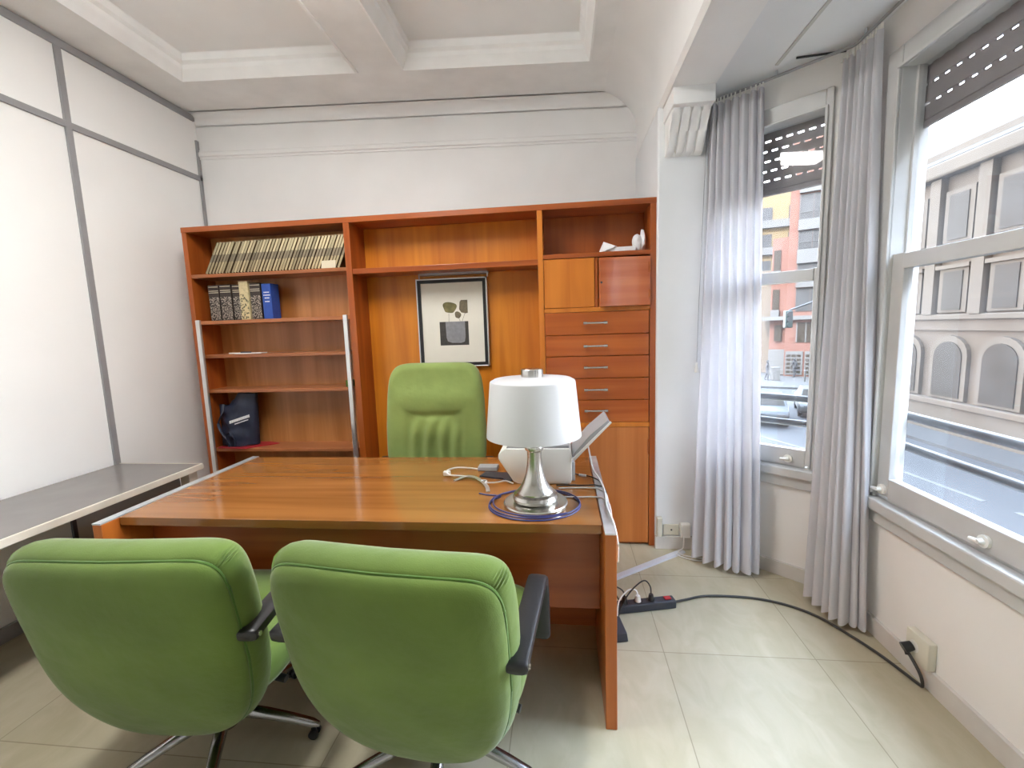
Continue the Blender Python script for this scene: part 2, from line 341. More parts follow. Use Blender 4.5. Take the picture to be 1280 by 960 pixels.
ORG = {}
def link(name, bm, mat, parent=None, smooth=None, world=True):
    """bm is in world coordinates when world=True (shifted to the parent's origin), else in the parent's frame"""
    bmesh.ops.recalc_face_normals(bm, faces=bm.faces)
    off = Vector((0, 0, 0))
    if parent is not None and world: off = ORG.get(parent.name, Vector((0, 0, 0)))
    loc = Vector((0, 0, 0))
    if parent is None and world == 'center':
        pass
    me = bpy.data.meshes.new(name)
    if off.length: bmesh.ops.translate(bm, verts=bm.verts, vec=-off)
    bm.to_mesh(me); bm.free()
    mats = mat if isinstance(mat, (list, tuple)) else [mat]
    for mm in mats: me.materials.append(mm)
    ob = bpy.data.objects.new(name, me); COL.objects.link(ob)
    if parent is not None:
        ob.parent = parent; ORG[ob.name] = ORG.get(parent.name, Vector((0, 0, 0)))
    if smooth is not None:
        for p in me.polygons: p.use_smooth = True
        try: me.set_sharp_from_angle(angle=math.radians(smooth))
        except Exception: pass
    return ob
def tag(o, label, cat, group=None):
    o['label'] = label; o['category'] = cat
    if group: o['group'] = group
    return o
def thing(name, label, cat, loc=(0,0,0), rz=0., group=None):
    o = bpy.data.objects.new(name, None); COL.objects.link(o); o.empty_display_size = .1
    o.location = loc; o.rotation_euler = (0, 0, rz); ORG[o.name] = Vector(loc)
    return tag(o, label, cat, group)
def solo(name, bm, mat, label, cat, loc=(0,0,0), rz=0., group=None, smooth=None, world=True):
    """a thing that is one mesh; bm in world coordinates (rz == 0) or local"""
    if world: bmesh.ops.translate(bm, verts=bm.verts, vec=-Vector(loc))
    o = link(name, bm, mat, None, smooth); o.location = loc; o.rotation_euler = (0, 0, rz)
    return tag(o, label, cat, group)
def struct(name, bm, mat, parent=None, smooth=None):
    o = link(name, bm, mat, parent, smooth)
    if parent is None: o['kind'] = 'structure'
    return o
def copy_tree(o, parent=None):
    c = o.copy(); COL.objects.link(c)
    if parent is not None: c.parent = parent
    for ch in list(o.children): copy_tree(ch, c)
    return c

# ------------------------------------------------------------------ room shell
XL, XB, XR = -2.76, .576, 1.40
KS = .085                                    # the end wall runs slightly askew to the side walls
SH = lambda x, y, z: (x, y+KS*(x-XL), z)
YB = 3.36; ZC = 3.13; YF = -1.9

bm = BM(); box(bm, XL-.1, 1.75, YF-.1, 4.0, -.1, 0); struct('floor', bm, M['floor'])

# left partition with grey profiles
bm = BM(); box(bm, XL-.1, XL, YF, YB+.1, 0, 3.3); struct('wall_left', bm, M['panel_white'])
bm = BM(); box(bm, XL, XL+.014, YF, YB-.02, 3.085, 3.127); struct('trim_1', bm, M['grey_bar'])
bm = BM(); box(bm, XL, XL+.012, YF, YB, 2.655, 2.69); struct('trim_2', bm, M['grey_bar'])
for i, y in enumerate((2.385, 1.1, -.2)):
    bm = BM(); box(bm, XL, XL+.013, y, y+.034, .07, 3.085); struct('trim_%d' % (3+i), bm, M['grey_bar'])
bm = BM(); box(bm, XL, XL+.012, YB-.025, YB, .07, 2.95); struct('trim_6', bm, M['grey_bar'])
bm = BM(); box(bm, XL, XL+.018, YF, YB, 0, .075); struct('baseboard_left', bm, M['grey_bar'])

# back wall and its mouldings
bm = BM(); box(bm, XL-.1, XB+.3, YB, YB+.15, 0, 3.3, F=SH); struct('wall_back', bm, M['wall'])
bm = BM()
pr = [(0, 2.815), (-.008, 2.815), (-.008, 2.83), (-.018, 2.836), (-.018, 2.862), (-.008, 2.872), (-.008, 2.885), (0, 2.885)]
prism(bm, pr, lambda y, z: SH(XL, YB+y, z), lambda y, z: SH(XB, YB+y, z)); struct('trim_7', bm, M['wall'])
bm = BM()
pr = [(0, 3.05)] + [(-.07+.07*math.cos(a*PI/12), 3.06+.07*math.sin(a*PI/12)) for a in range(0, 7)] + [(-.085, 3.13), (-.085, 3.14), (0, 3.14)]
prism(bm, pr, lambda y, z: SH(XL, YB+y, z), lambda y, z: SH(XB, YB+y, z)); struct('trim_8', bm, M['wall'], smooth=30)
bm = BM(); box(bm, XL, XB, YB-.015, YB, 0, .08, F=SH); struct('baseboard_back', bm, M['base_paint'])

# coffered ceiling
RX = [(-2.45, -1.285), (-1.0, .215)]; RY = (-.6, 2.885)
bm = BM()
box(bm, XL-.1, 1.0, RY[1], YB+.1, ZC, 3.32, F=SH); box(bm, XL-.1, 1.0, YF-.1, RY[0], ZC, 3.32, F=SH)
for x0, x1 in ((XL-.1, RX[0][0]), (RX[0][1], RX[1][0]), (RX[1][1], 1.0)): box(bm, x0, x1, RY[0], RY[1], ZC, 3.32, F=SH)
struct('ceiling', bm, M['ceil'])
for i, (x0, x1) in enumerate(RX):
    bm = BM(); box(bm, x0-.02, x1+.02, RY[0]-.02, RY[1]+.02, 3.255, 3.30, F=SH); struct('ceiling_panel_%d' % (i+1), bm, M['ceil_panel'])
    bm = BM()
    prof = [(0, ZC-.008), (.012, ZC-.012), (.03, ZC+.02), (.046, ZC+.045), (.05, ZC+.07), (.068, ZC+.085), (.075, ZC+.12), (.08, ZC+.127), (0, ZC+.127)]
    cs = [(x0, RY[0], 1, 1), (x1, RY[0], -1, 1), (x1, RY[1], -1, -1), (x0, RY[1], 1, -1)]
    rings = [[bm.verts.new(SH(cx+sx*d, cy+sy*d, z)) for d, z in prof] for cx, cy, sx, sy in cs]
    for a in range(4):
        A, B = rings[a], rings[(a+1) % 4]
        for q in range(len(prof)): bm.faces.new((A[q], A[(q+1)%len(prof)], B[(q+1)%len(prof)], B[q]))
    struct('trim_%d' % (9+i), bm, M['mould'])

# beam over the bay, cove, corbel, pillar
bm = BM()
arc = [(XB-.24+.24*math.sin(a*PI/16), ZC-.24+.24*math.cos(a*PI/16)) for a in range(0, 9)]
pr = arc + [(XB, 2.70), (XB+.02, 2.68), (.82, 2.68), (.82, 3.3), (XB-.24, 3.3)]
prism(bm, pr, lambda x, z: (x, YF, z), lambda x, z: (x, 3.75, z)); struct('beam', bm, M['wall'], smooth=25)
bm = BM(); box(bm, .573, .86, 2.85, 3.75, 0, 2.69, bev=.01); struct('pillar', bm, M['bay_paint'])
bm = BM()
def corb(x0, x1, ins, bev):
    pr = [(2.86, 2.405), (2.80+ins, 2.415), (2.765+ins, 2.45), (2.735+ins, 2.50), (2.70+ins, 2.545), (2.665+ins, 2.575), (2.65+ins, 2.60), (2.86, 2.60)]
    prism(bm, pr, lambda y, z: (x0, y, z), lambda y, z: (x1, y, z), bev)
corb(.612, .815, .02, 0)
for i in range(4): corb(.614+.051*i, .614+.051*i+.042, 0, .009)
box(bm, .604, .82, 2.615, 2.86, 2.595, 2.685, bev=.006)
struct('trim_11', bm, M['mould'], smooth=35)
bm = BM(); box(bm, .568, .86, 2.828, 2.85, 0, .085, bev=.004); struct('baseboard_pillar', bm, M['base_paint'])

# bay ceiling
bm = BM(); box(bm, .815, 1.75, YF, 3.1, 2.70, 2.85); struct('ceiling_bay', bm, M['bay_paint'])
bm = BM(); box(bm, 1.07, 1.085, -1.0, 2.53, 2.694, 2.70); struct('trim_12', bm, M['win_paint'])

# wall with an opening in its own frame: s along, w outward, z up
def frame_fn(o, u, n): return lambda s, w, z: (o[0]+u[0]*s+n[0]*w, o[1]+u[1]*s+n[1]*w, z)
P0 = (1.40, 2.395); P1 = (.86, 2.88)
L1 = math.hypot(P1[0]-P0[0], P1[1]-P0[1]); U1 = ((P1[0]-P0[0])/L1, (P1[1]-P0[1])/L1); N1 = (-U1[1], U1[0])
if N1[0] < 0: N1 = (-N1[0], -N1[1])
FA = frame_fn(P0, U1, N1)
FR = frame_fn((1.40, 0.0), (0, 1), (1, 0))
TH = .14
W1 = (.105, .67, .60, 2.545)
bm = BM()
box(bm, -.10, W1[0], 0, TH, 0, 2.75, F=FA); box(bm, W1[1], L1+.25, 0, TH, 0, 2.75, F=FA)
box(bm, W1[0], W1[1], 0, TH, 0, W1[2], F=FA); box(bm, W1[0], W1[1], 0, TH, W1[3], 2.75, F=FA)
struct('wall_bay', bm, M['wall_warm'])
W2 = (.80, 2.20, .60, 2.53); W3 = (-1.15, .35, .60, 2.53)
bm = BM()
box(bm, YF-.1, W3[0], 0, TH, 0, 2.75, F=FR); box(bm, W3[1], W2[0], 0, TH, 0, 2.75, F=FR); box(bm, W2[1], 2.42, 0, TH, 0, 2.75, F=FR)
for w in (W2, W3):
    box(bm, w[0], w[1], 0, TH, 0, w[2], F=FR); box(bm, w[0], w[1], 0, TH, w[3], 2.75, F=FR)
struct('wall_right', bm, M['wall_warm'])
bm = BM(); box(bm, XL-.1, 1.75, YF-.1, YF, 0, 3.3); struct('wall_front', bm, M['grey_wall'])
bm = BM(); box(bm, -.02, L1, -.016, 0, 0, .08, F=FA); struct('baseboard_bay', bm, M['base_paint'])
bm = BM(); box(bm, YF, 2.395, -.016, 0, 0, .082, F=FR); struct('baseboard_right', bm, M['base_paint'])

def window(name, F, w, cas, zsh, pitch, glass, latches, solid, st, ct=.09):
    s0, s1, z0, z1 = w
    root = bpy.data.objects.new(name, None); COL.objects.link(root); root['kind'] = 'structure'; root['label'] = 'grey painted sash window with roller shutter'
    ORG[root.name] = Vector((0, 0, 0))
    # fixed outer frame
    bm = BM()
    for a, b in ((s0, s0+cas), (s1-cas, s1)):
        box(bm, a, b, -.02, .10, z0, z1, bev=.004, F=F)
    box(bm, s0+cas, s1-cas, -.018, .10, z1-ct, z1, bev=.004, F=F)
    for a, b in ((s0+cas-.012, s0+cas), (s1-cas, s1-cas+.012)):      # bead
        box(bm, a, b, -.032, -.02, z0+.06, z1-ct, bev=.003, F=F)
    box(bm, s0+cas-.012, s1-cas+.012, -.032, -.018, z1-ct, z1-ct+.012, bev=.003, F=F)
    link('window_frame', bm, M['win_paint'], root)
    bm = BM(); box(bm, s0-.02, s1+.02, -.05, .0, z0-.008, z0+.045, bev=.008, F=F); box(bm, s0-.02, s1+.02, -.024, 0, z0-.07, z0-.006, bev=.004, F=F)
    box(bm, s0+.0, s1, 0, .18, z0-.008, z0+.05, F=F)
    link('window_sill', bm, M['win_paint'], root)
    # upper sash (outer track), lower sash (inner track)
    a, b = s0+cas, s1-cas; zm0, zm1 = 1.645, 1.705
    bm = BM()
    box(bm, a, a+.012, .036, .066, zm1-.03, z1-ct, F=F); box(bm, b-.012, b, .036, .066, zm1-.03, z1-ct, F=F); box(bm, a, b, .036, .066, zm0, zm1, F=F)
    link('upper_sash', bm, M['win_paint'], root)
    bm = BM(); box(bm, a+.012, b-.012, .05, .054, zm1, z1-ct, F=F); link('upper_pane', bm, glass, root)
    bm = BM()
    box(bm, a, a+st, -.006, .032, z0+.06, zm1, bev=.003, F=F); box(bm, b-st, b, -.006, .032, z0+.06, zm1, bev=.003, F=F)
    box(bm, a+st, b-st, -.012, .032, zm0-.005, zm1-.005, bev=.003, F=F); box(bm, a+st, b-st, -.006, .032, z0+.05, z0+.145, bev=.004, F=F)
    link('lower_sash', bm, M['win_paint'], root)
    bm = BM(); box(bm, a+st, b-st, .012, .016, z0+.145, zm0, F=F); link('lower_pane', bm, glass, root)
    for q in latches:
        bm = BM(); c = Vector(F(q, -.006, z0+.09)); n = Vector(F(q, -1, 0))-Vector(F(q, 0, 0)); u = Vector(F(1, 0, 0))-Vector(F(0, 0, 0))
        cyl(bm, c, c+n*.012, .022, n=16); cyl(bm, c+n*.012, c+n*.03, .011, .008, n=12)
        e = c+n*.024; cyl(bm, e+u*.0, e+u*.034+Vector((0, 0, -.004)), .008, .007, n=10)
        link('window_latch', bm, M['white_plastic'], root, smooth=40)
    # roller shutter: solid slats with rows of slots between them
    bm = BM(); z = z1-.01
    box(bm, a-.01, b+.01, .072, .088, zsh, zsh+.028, bev=.004, F=F); box(bm, a-.01, b+.01, .074, .086, zsh+.03, zsh+solid, F=F)
    z = zsh+solid; row = 0
    while z < z1-.02:
        zz = z+.011; s = a-.01+(.018 if row % 2 else 0)
        box(bm, a-.01, s, .076, .084, z, zz, F=F) if row % 2 else None
        while s < b:
            box(bm, s, min(s+.022, b+.01), .076, .084, z, zz, F=F); s += .052
        box(bm, a-.01, b+.01, .074, .086, zz, min(zz+pitch-.011, z1), F=F)
        z += pitch; row += 1
    link('roller_shutter', bm, M['shutter'], root)
    bm = BM()
    for zz in (1.005, .865):
        p = [Vector(F(s0-.03, .12, zz)), Vector(F(s1+.03, .12, zz))]
        cyl(bm, p[0], p[1], .019, n=12)
    link('guard_rail', bm, M['rail_grey'], root, smooth=50)
    return root
window('window_1', FA, W1, .032, 2.125, .052, M['glass_clear'], [.235], .075, .02)
window('window_2', FR, W2, .085, 2.20, .075, M['glass'], [2.075, 1.585, 1.0], .085, .068)
window('window_3', FR, W3, .085, 2.45, .075, M['glass'], [.2, -.8], .05, .068)

# ------------------------------------------------------------------ wall unit
yf, ybk = 2.874, 3.10
WU = thing('wall_unit', 'tall cherry wood wall unit with shelves, drawers and cupboards along the back wall', 'wall unit', (-.98, 2.99, 0))
def wu(name, mat, *bxs, bev=.0025, parent=None):
    bm = BM()
    for b in bxs: box(bm, *b, bev=bev)
    return link(name, bm, M[mat], parent or WU)
wu('side_panel', 'wood', (-2.555, -2.52, yf, ybk, 0, 2.165))
wu('side_panel', 'wood', (.538, .577, yf, ybk, 0, 2.165))
wu('top_panel', 'wood_h', (-2.555, .577, yf-.004, ybk, 2.163, 2.198))
wu('divider', 'wood', (-1.405, -1.362, yf, ybk, 0, 2.165))
wu('divider', 'wood_orange', (-.145, -.112, yf, ybk, 0, 2.165))
wu('back_panel', 'wood_dull', (-2.52, -1.405, ybk-.012, ybk, .06, 2.163))
wu('back_panel', 'wood_gold', (-1.362, -.145, ybk-.012, ybk, .06, 2.163))
wu('back_panel', 'wood', (-.112, .538, ybk-.012, ybk, 1.86, 2.163))
wu('plinth', 'wood_h', (-2.52, .538, yf+.03, yf+.05, 0, .06))
for i, z in enumerate((1.872, 1.556, 1.320, 1.072, .645, .30)):
    wu('shelf', 'wood_shelf', (-2.52, -1.405, yf+(.004 if i < 2 else .03), ybk-.012, z-.012, z+.012))
wu('shelf', 'wood_h', (-1.362, -.145, yf+.004, ybk-.012, 1.836, 1.870))
wu('bottom_board', 'wood_h', (-1.362, -.145, yf+.02, ybk-.012, .06, .085))
wu('shelf', 'wood_h', (-.112, .538, yf, ybk-.012, 1.868, 1.896))
wu('cupboard_rail', 'wood_orange', (-.112, .538, yf, yf+.2, 1.536, 1.562))
wu('cupboard_rail', 'wood_orange', (-.112, .538, yf, yf+.2, .798, .828))
wu('cupboard_post', 'wood', (.204, .226, yf+.012, yf+.2, 1.562, 1.868))
d = wu('cupboard_door', 'wood_orange', (-.110, .203, yf+.006, yf+.026, 1.565, 1.866))
bm = BM(); box(bm, -.308, 0, -.022, 0, 1.563, 1.856, bev=.0025)
d = link('cupboard_door', bm, M['wood_gloss'], WU, world=False); hp = Vector((.534, yf+.004, 0)); d.location = hp-ORG[WU.name]; d.rotation_euler = (0, 0, math.radians(5)); d['label'] = 'glossy cupboard door standing slightly ajar'
bm = BM(); cyl(bm, (-.296, -.0245, 1.708), (-.296, -.0215, 1.708), .007, n=12); link('keyhole', bm, M['black'], d, smooth=40, world=False)
for z0 in (1.60, 1.76):
    bm = BM(); box(bm, -.012, .001, -.0245, -.0215, z0, z0+.06, bev=.001); link('hinge', bm, M['wood_red'], d, world=False)
zb = [1.536, 1.392, 1.257, 1.115, .975, .828]
for k in range(5):
    dr = wu('drawer', 'wood_red', (-.110, .534, yf+.002, yf+.022, zb[k+1]+.002, zb[k]-.002))
    zc = zb[k]-.071 if k < 4 else .909
    bm = BM(); y = yf-.026
    cyl(bm, (.135, y, zc), (.272, y, zc), .0065, n=12)
    for x in (.142, .265): cyl(bm, (x, y, zc), (x, yf+.003, zc), .006, n=10)
    for x0, x1 in ((.130, .152), (.255, .277)): cyl(bm, (x0, y, zc), (x1, y, zc), .0095, n=14)
    link('drawer_handle', bm, M['chrome'], dr, smooth=40)
d = wu('cupboard_door', 'wood_low', (.022, .534, yf+.002, yf+.022, .02, .796))
bm = BM(); cyl(bm, (.056, yf-.006, .569), (.056, yf+.004, .569), .008, n=12); link('keyhole', bm, M['black'], d, smooth=40)
bm = BM(); box(bm, .527, .536, yf-.004, yf+.004, .62, .72, bev=.001); link('hinge', bm, M['wood'], d)
wu('cupboard_door', 'wood_low', (-.110, .018, yf+.002, yf+.022, .02, .796))
wu('cupboard_side', 'wood', (-.112, .538, yf+.18, yf+.2, .02, 1.868))
for x in (-2.52, -1.448):
    s = wu('door_profile', 'alu', (x, x+.030, yf-.014, yf+.008, .02, 1.575), bev=.004); s['label'] = 'bright aluminium upright profile'
bm = BM()
box(bm, -.962, -.49, ybk-.075, ybk-.012, 1.824, 1.836)
for x in (-.967, -.495): cyl(bm, (x, ybk-.06, 1.80), (x, ybk-.06, 1.836), .005, n=8)
link('picture_bracket', bm, M['grey_plastic'], WU)

# framed print hanging on the back panel
PX0, PX1, PZ0, PZ1, PYb = -1.0, -.505, 1.195, 1.803, ybk-.0125
PF = thing('framed_print', 'framed print of a vase with brown leaves hanging in the wall unit', 'picture', (-.75, PYb, 1.195))
bm = BM()
for b in ((PX0, PX0+.008, PZ0, PZ1), (PX1-.008, PX1, PZ0, PZ1), (PX0, PX1, PZ0, PZ0+.008), (PX0, PX1, PZ1-.008, PZ1)): box(bm, b[0], b[1], PYb-.03, PYb, b[2], b[3], bev=.001)
f = link('frame_edge', bm, M['alu'], PF); f['label'] = 'thin pale outer frame edge'
bm = BM()
i0 = .008; i1 = .03
for b in ((PX0+i0, PX0+i1, PZ0+i0, PZ1-i0), (PX1-i1, PX1-i0, PZ0+i0, PZ1-i0), (PX0+i1, PX1-i1, PZ0+i0, PZ0+i1), (PX0+i1, PX1-i1, PZ1-i1, PZ1-i0)): box(bm, b[0], b[1], PYb-.027, PYb, b[2], b[3])
link('frame', bm, M['black'], PF)
bm = BM(); box(bm, PX0+i1, PX1-i1, PYb-.018, PYb-.004, PZ0+i1, PZ1-i1); pp = link('print', bm, M['mat_paper'], PF)
def motif(name, pts, mat, dy):
    bm = BM(); prism(bm, pts, lambda x, z: (x, PYb-.018-dy, z), lambda x, z: (x, PYb-.0175, z)); link(name, bm, M[mat], pp)
def blob(cx, cz, rx, rz, w=.12, n=28, ph=0.): return [(cx+rx*math.cos(2*PI*i/n)*(1+w*math.sin(3*2*PI*i/n+ph)), cz+rz*math.sin(2*PI*i/n)*(1+w*math.cos(2*2*PI*i/n+ph))) for i in range(n)]
motif('vase_ground', [(-.848, 1.345), (-.645, 1.345), (-.645, 1.508), (-.848, 1.508)], 'ink_dark', .0006)
motif('vase', [(-.806, 1.508), (-.803, 1.40), (-.795, 1.373), (-.765, 1.362), (-.70, 1.36), (-.675, 1.368), (-.668, 1.40), (-.668, 1.508)], 'ink_grey', .0012)
motif('leaf', blob(-.772, 1.605, .047, .042, .15, ph=.5), 'ink_olive', .0006)
motif('leaf', [(-.705, 1.59), (-.70, 1.64), (-.69, 1.653), (-.645, 1.653), (-.645, 1.565), (-.66, 1.562), (-.69, 1.568)], 'ink_brown', .0006)
motif('leaf', blob(-.716, 1.553, .022, .024, .1, ph=1.2), 'ink_brown', .0006)
for x0, z0, x1, z1 in ((-.779, 1.565, -.781, 1.508), (-.71, 1.53, -.70, 1.508), (-.665, 1.563, -.688, 1.508)):
    bm = BM(); cyl(bm, (x0, PYb-.018, z0), (x1, PYb-.018, z1), .0013, n=6); link('stem', bm, M['ink_brown'], pp)

# ------------------------------------------------------------------ things on the shelves
# leaning booklets
bm = BM(); box(bm, 0, .0195, 0, .165, 0, .232, bev=.003)
zs = 1.884
bk0 = solo('booklet', bm, M['booklet'], 'cream and brown booklet leaning in the long row on the top left shelf', 'booklet', world=False, group='leaning booklets on the top left shelf')
N = 42
for i in range(N):
    o = bk0 if i == 0 else bk0.copy()
    if i: COL.objects.link(o)
    t = i/(N-1); x = -2.435 + .0232*i
    ang = .50-.08*t + random.uniform(-.0008, .0008)
    o.location = (x, yf+.032+random.uniform(-.005, .005), zs+.0195*math.sin(ang)+.0006); o.rotation_euler = (0, ang, 0)
bm = BM(); box(bm, 0, .10, 0, .004, 0, .052, bev=.0015)
o = solo('leaflet', bm, M['page'], 'small pale leaflet propped against the right end of the booklet row', 'leaflet', world=False)
o.location = (-1.585, yf+.018, zs+.002); o.rotation_euler = (-.2, 0, 0)

def book(x0, x1, h, spine, cover, label, name='book', band=True, yo=.055, dp=.14, strokes=None, cat='book'):
    z0 = 1.569; y0 = yf+yo
    T = thing(name, label, cat, ((x0+x1)/2, y0+.07, z0))
    bm = BM(); box(bm, x0, x1, y0, y0+.008, z0, z0+h, bev=.003); box(bm, x0, x0+.003, y0+.004, y0+dp, z0, z0+h); box(bm, x1-.003, x1, y0+.004, y0+dp, z0, z0+h)
    link('cover', bm, M[cover], T)
    bm = BM(); box(bm, x0+.003, x1-.003, y0+.008, y0+dp-.004, z0+.004, z0+h-.004); link('pages', bm, M['page'], T)
    if spine:
        bm = BM(); box(bm, x0+.003, x1-.003, y0-.0008, y0+.002, z0+.004, z0+h*.66); link('spine_cloth', bm, M[spine], T)
    if band:
        bm = BM()
        for zz in (.78, .83, .94): box(bm, x0+.004, x1-.004, y0-.0008, y0+.002, z0+h*zz, z0+h*zz+.004)
        link('spine_band', bm, M['page'], T)
    if strokes:
        bm = BM()
        for fz, wd in strokes:
            xc = (x0+x1)/2; s = xc-wd/2
            while s < xc+wd/2:
                q = random.uniform(.004, .009); box(bm, s, s+q*.75, y0-.0008, y0+.002, z0+h*fz, z0+h*fz+.007); s += q
        link('spine_lettering', bm, M['white_ink'], T)
    return T
book(-2.452, -2.372, .245, 'speckle', 'book_brown', 'thick dark speckled volume at the left end of the book shelf')
book(-2.366, -2.280, .247, 'speckle', 'book_brown', 'thick dark speckled volume, second from the left on the book shelf')
book(-2.272, -2.214, .243, 'speckle', 'book_brown', 'narrower dark speckled volume just left of the cream book')
book(-2.212, -2.146, .262, 'leaf_print', 'cream_book', 'cream book with dark leaf pattern on its spine among dark volumes', band=False, yo=.045)
book(-2.140, -2.062, .246, 'speckle', 'book_brown', 'dark speckled volume between the cream book and the blue book')
book(-2.052, -1.985, .24, None, 'blue_book', 'bright blue book with white lettering at the right end of the row', band=False, strokes=[(.74, .04), (.66, .045), (.58, .03), (.48, .03)], dp=.09)

# small things on the third shelf
zz = 1.3325
bm = BM(); box(bm, -2.30, -2.10, yf+.05, yf+.12, zz, zz+.006, bev=.001); solo('paper_slip', bm, M['paper'], 'narrow white paper slip lying on the third left shelf', 'paper', (-2.2, yf+.08, zz))
for x, a, mt, l in ((-2.36, .3, 'white_plastic', 'short white pen at the left of the paper slip on the shelf'), (-2.27, -.2, 'dark_plastic', 'short dark pen lying over the paper slip on the shelf')):
    bm = BM(); cyl(bm, (0, 0, .0), (.09*math.cos(a), .09*math.sin(a), .0), .0045, n=10); cyl(bm, (.09*math.cos(a), .09*math.sin(a), 0), (.1*math.cos(a), .1*math.sin(a), 0), .0045, .001, n=10)
    solo('pen', bm, M[mt], l, 'pen', (x, yf+.075, zz+(.0047 if x < -2.3 else .011)), smooth=40, world=False)
bm = BM(); box(bm, -1.50, -1.46, yf+.06, yf+.14, 1.085, 1.13, bev=.003); solo('small_box', bm, M['piping'], 'small green box at the right end of the fourth left shelf', 'box', (-1.48, yf+.1, 1.085))

# navy bag and red folder
zz = .658
BG = thing('tote_bag', 'navy fabric bag with white printed lettering slumped on the lower left shelf', 'bag', (-2.37, 2.99, zz+.006))
nx, nz = 20, 20
bm = BM()
def bag_pt(u, v, side):
    # u 0..1 across, v 0..1 up
    x = -2.505 + .285*u + .02*(v-.5)*(1 if u > .5 else 0)
    h = .30+.085*min(1, max(0, (u-.28)/.25))-.035*math.exp(-((u-.48)/.07)**2)
    z = zz+.007+h*v + .008*math.sin(9*u+3*v)
    bul = math.sin(PI*min(1, max(0, u)))**.5*(1-.75*v**2)
    fold = .010*math.sin(14*u+6*v)*(1-u)**.6+.006*math.sin(22*v+5*u)
    y = 2.985 - side*(.012+.055*bul+(fold if side > 0 else 0)*min(1, 4*min(u, 1-u, v+.05)))
    return (x, y, z)
G = {}
for sd in (1, -1):
    for i in range(nx+1):
        for j in range(nz+1): G[sd, i, j] = bm.verts.new(bag_pt(i/nx, j/nz, sd))
for sd in (1, -1):
    for i in range(nx):
        for j in range(nz): bm.faces.new((G[sd, i, j], G[sd, i+1, j], G[sd, i+1, j+1], G[sd, i, j+1]))
for j in range(nz):
    for i in (0, nx): bm.faces.new((G[1, i, j], G[1, i, j+1], G[-1, i, j+1], G[-1, i, j]))
for i in range(nx):
    for j in (0, nz): bm.faces.new((G[1, i, j], G[1, i+1, j], G[-1, i+1, j], G[-1, i, j]))
link('bag_body', bm, M['navy'], BG, smooth=60)
bm = BM(); tube(bm, [(-2.455, 2.95, zz+.31), (-2.445, 2.915, zz+.25), (-2.465, 2.90, zz+.18), (-2.44, 2.895, zz+.11), (-2.405, 2.897, zz+.06), (-2.40, 2.90, zz+.012)], .011, flat=.45); link('strap', bm, M['navy'], BG, smooth=60)
bm = BM(); tube(bm, [(-2.40, 2.90, zz+.02), (-2.395, 2.885, zz+.09), (-2.37, 2.882, zz+.12), (-2.345, 2.885, zz+.07), (-2.35, 2.90, zz+.015)], .008, flat=.5); link('strap', bm, M['navy'], BG, smooth=60)
bm = BM()
def bag_y(x, z):
    best = 9
    for i in range(41):
        for j in range(41):
            p = bag_pt(i/40, j/40, 1)
            if abs(p[0]-x) < .012 and abs(p[2]-z) < .014: best = min(best, p[1])
    return best-.002 if best < 9 else 2.9
def stroke(x0, x1, z0, h):
    sl = .30; y = min(bag_y((x0+x1)/2, z0+h/2), bag_y(x0, z0), bag_y(x1, z0))
    quad_box(bm, [(x0, y, z0), (x1, y, z0+sl*(x1-x0)), (x1, y+.012, z0+sl*(x1-x0)), (x0, y+.012, z0), (x0, y, z0+h), (x1, y, z0+h+sl*(x1-x0)), (x1, y+.012, z0+h+sl*(x1-x0)), (x0, y+.012, z0+h)])
x = -2.395
while x < -2.255:
    wd = random.uniform(.008, .013)
    zx = zz+.175+.30*(x+2.395)
    stroke(x, x+wd*.75, zx, .020)
    if -2.37 < x < -2.27: stroke(x, x+wd*.85, zx-.018, .007)
    x += wd
link('lettering', bm, M['white_ink'], BG)
bm = BM()
pr = [(-2.49, 2.90), (-2.27, 2.882), (-2.10, 3.03), (-2.20, 3.07), (-2.49, 3.07)]
prism(bm, pr, lambda x, y: (x, y, zz), lambda x, y: (x, y, zz+.006)); solo('folder', bm, M['red_card'], 'red card folder lying flat under the navy bag', 'folder', (-2.3, 2.98, zz))

# papers above the cupboards
zz = 1.8965
bm = BM(); prism(bm, [(.26, 2.90), (.455, 2.892), (.46, 3.02), (.28, 3.04)], lambda x, y: (x, y, zz), lambda x, y: (x, y, zz+.028), bev=.003)
solo('paper_stack', bm, M['paper'], 'flat pile of white papers on top of the small cupboards', 'papers', (.36, 2.95, zz))
bm = BM()
V = [bm.verts.new(p) for p in ((.235, 2.95, zz), (.252, 2.885, zz), (.262, 2.90, zz+.062), (.33, 2.886, zz+.03), (.345, 2.905, zz+.031), (.25, 2.96, zz+.035))]
for f in ((0, 1, 2), (1, 3, 2), (3, 4, 2), (2, 4, 5), (0, 2, 5)): bm.faces.new([V[i] for i in f])
r = bmesh.ops.extrude_face_region(bm, geom=bm.faces[:]); bmesh.ops.translate(bm, verts=[q for q in r['geom'] if isinstance(q, bmesh.types.BMVert)], vec=(.0, .003, .002))
solo('paper_sheet', bm, M['paper'], 'folded white sheet standing up at the left of the paper pile', 'paper', (.27, 2.92, zz))
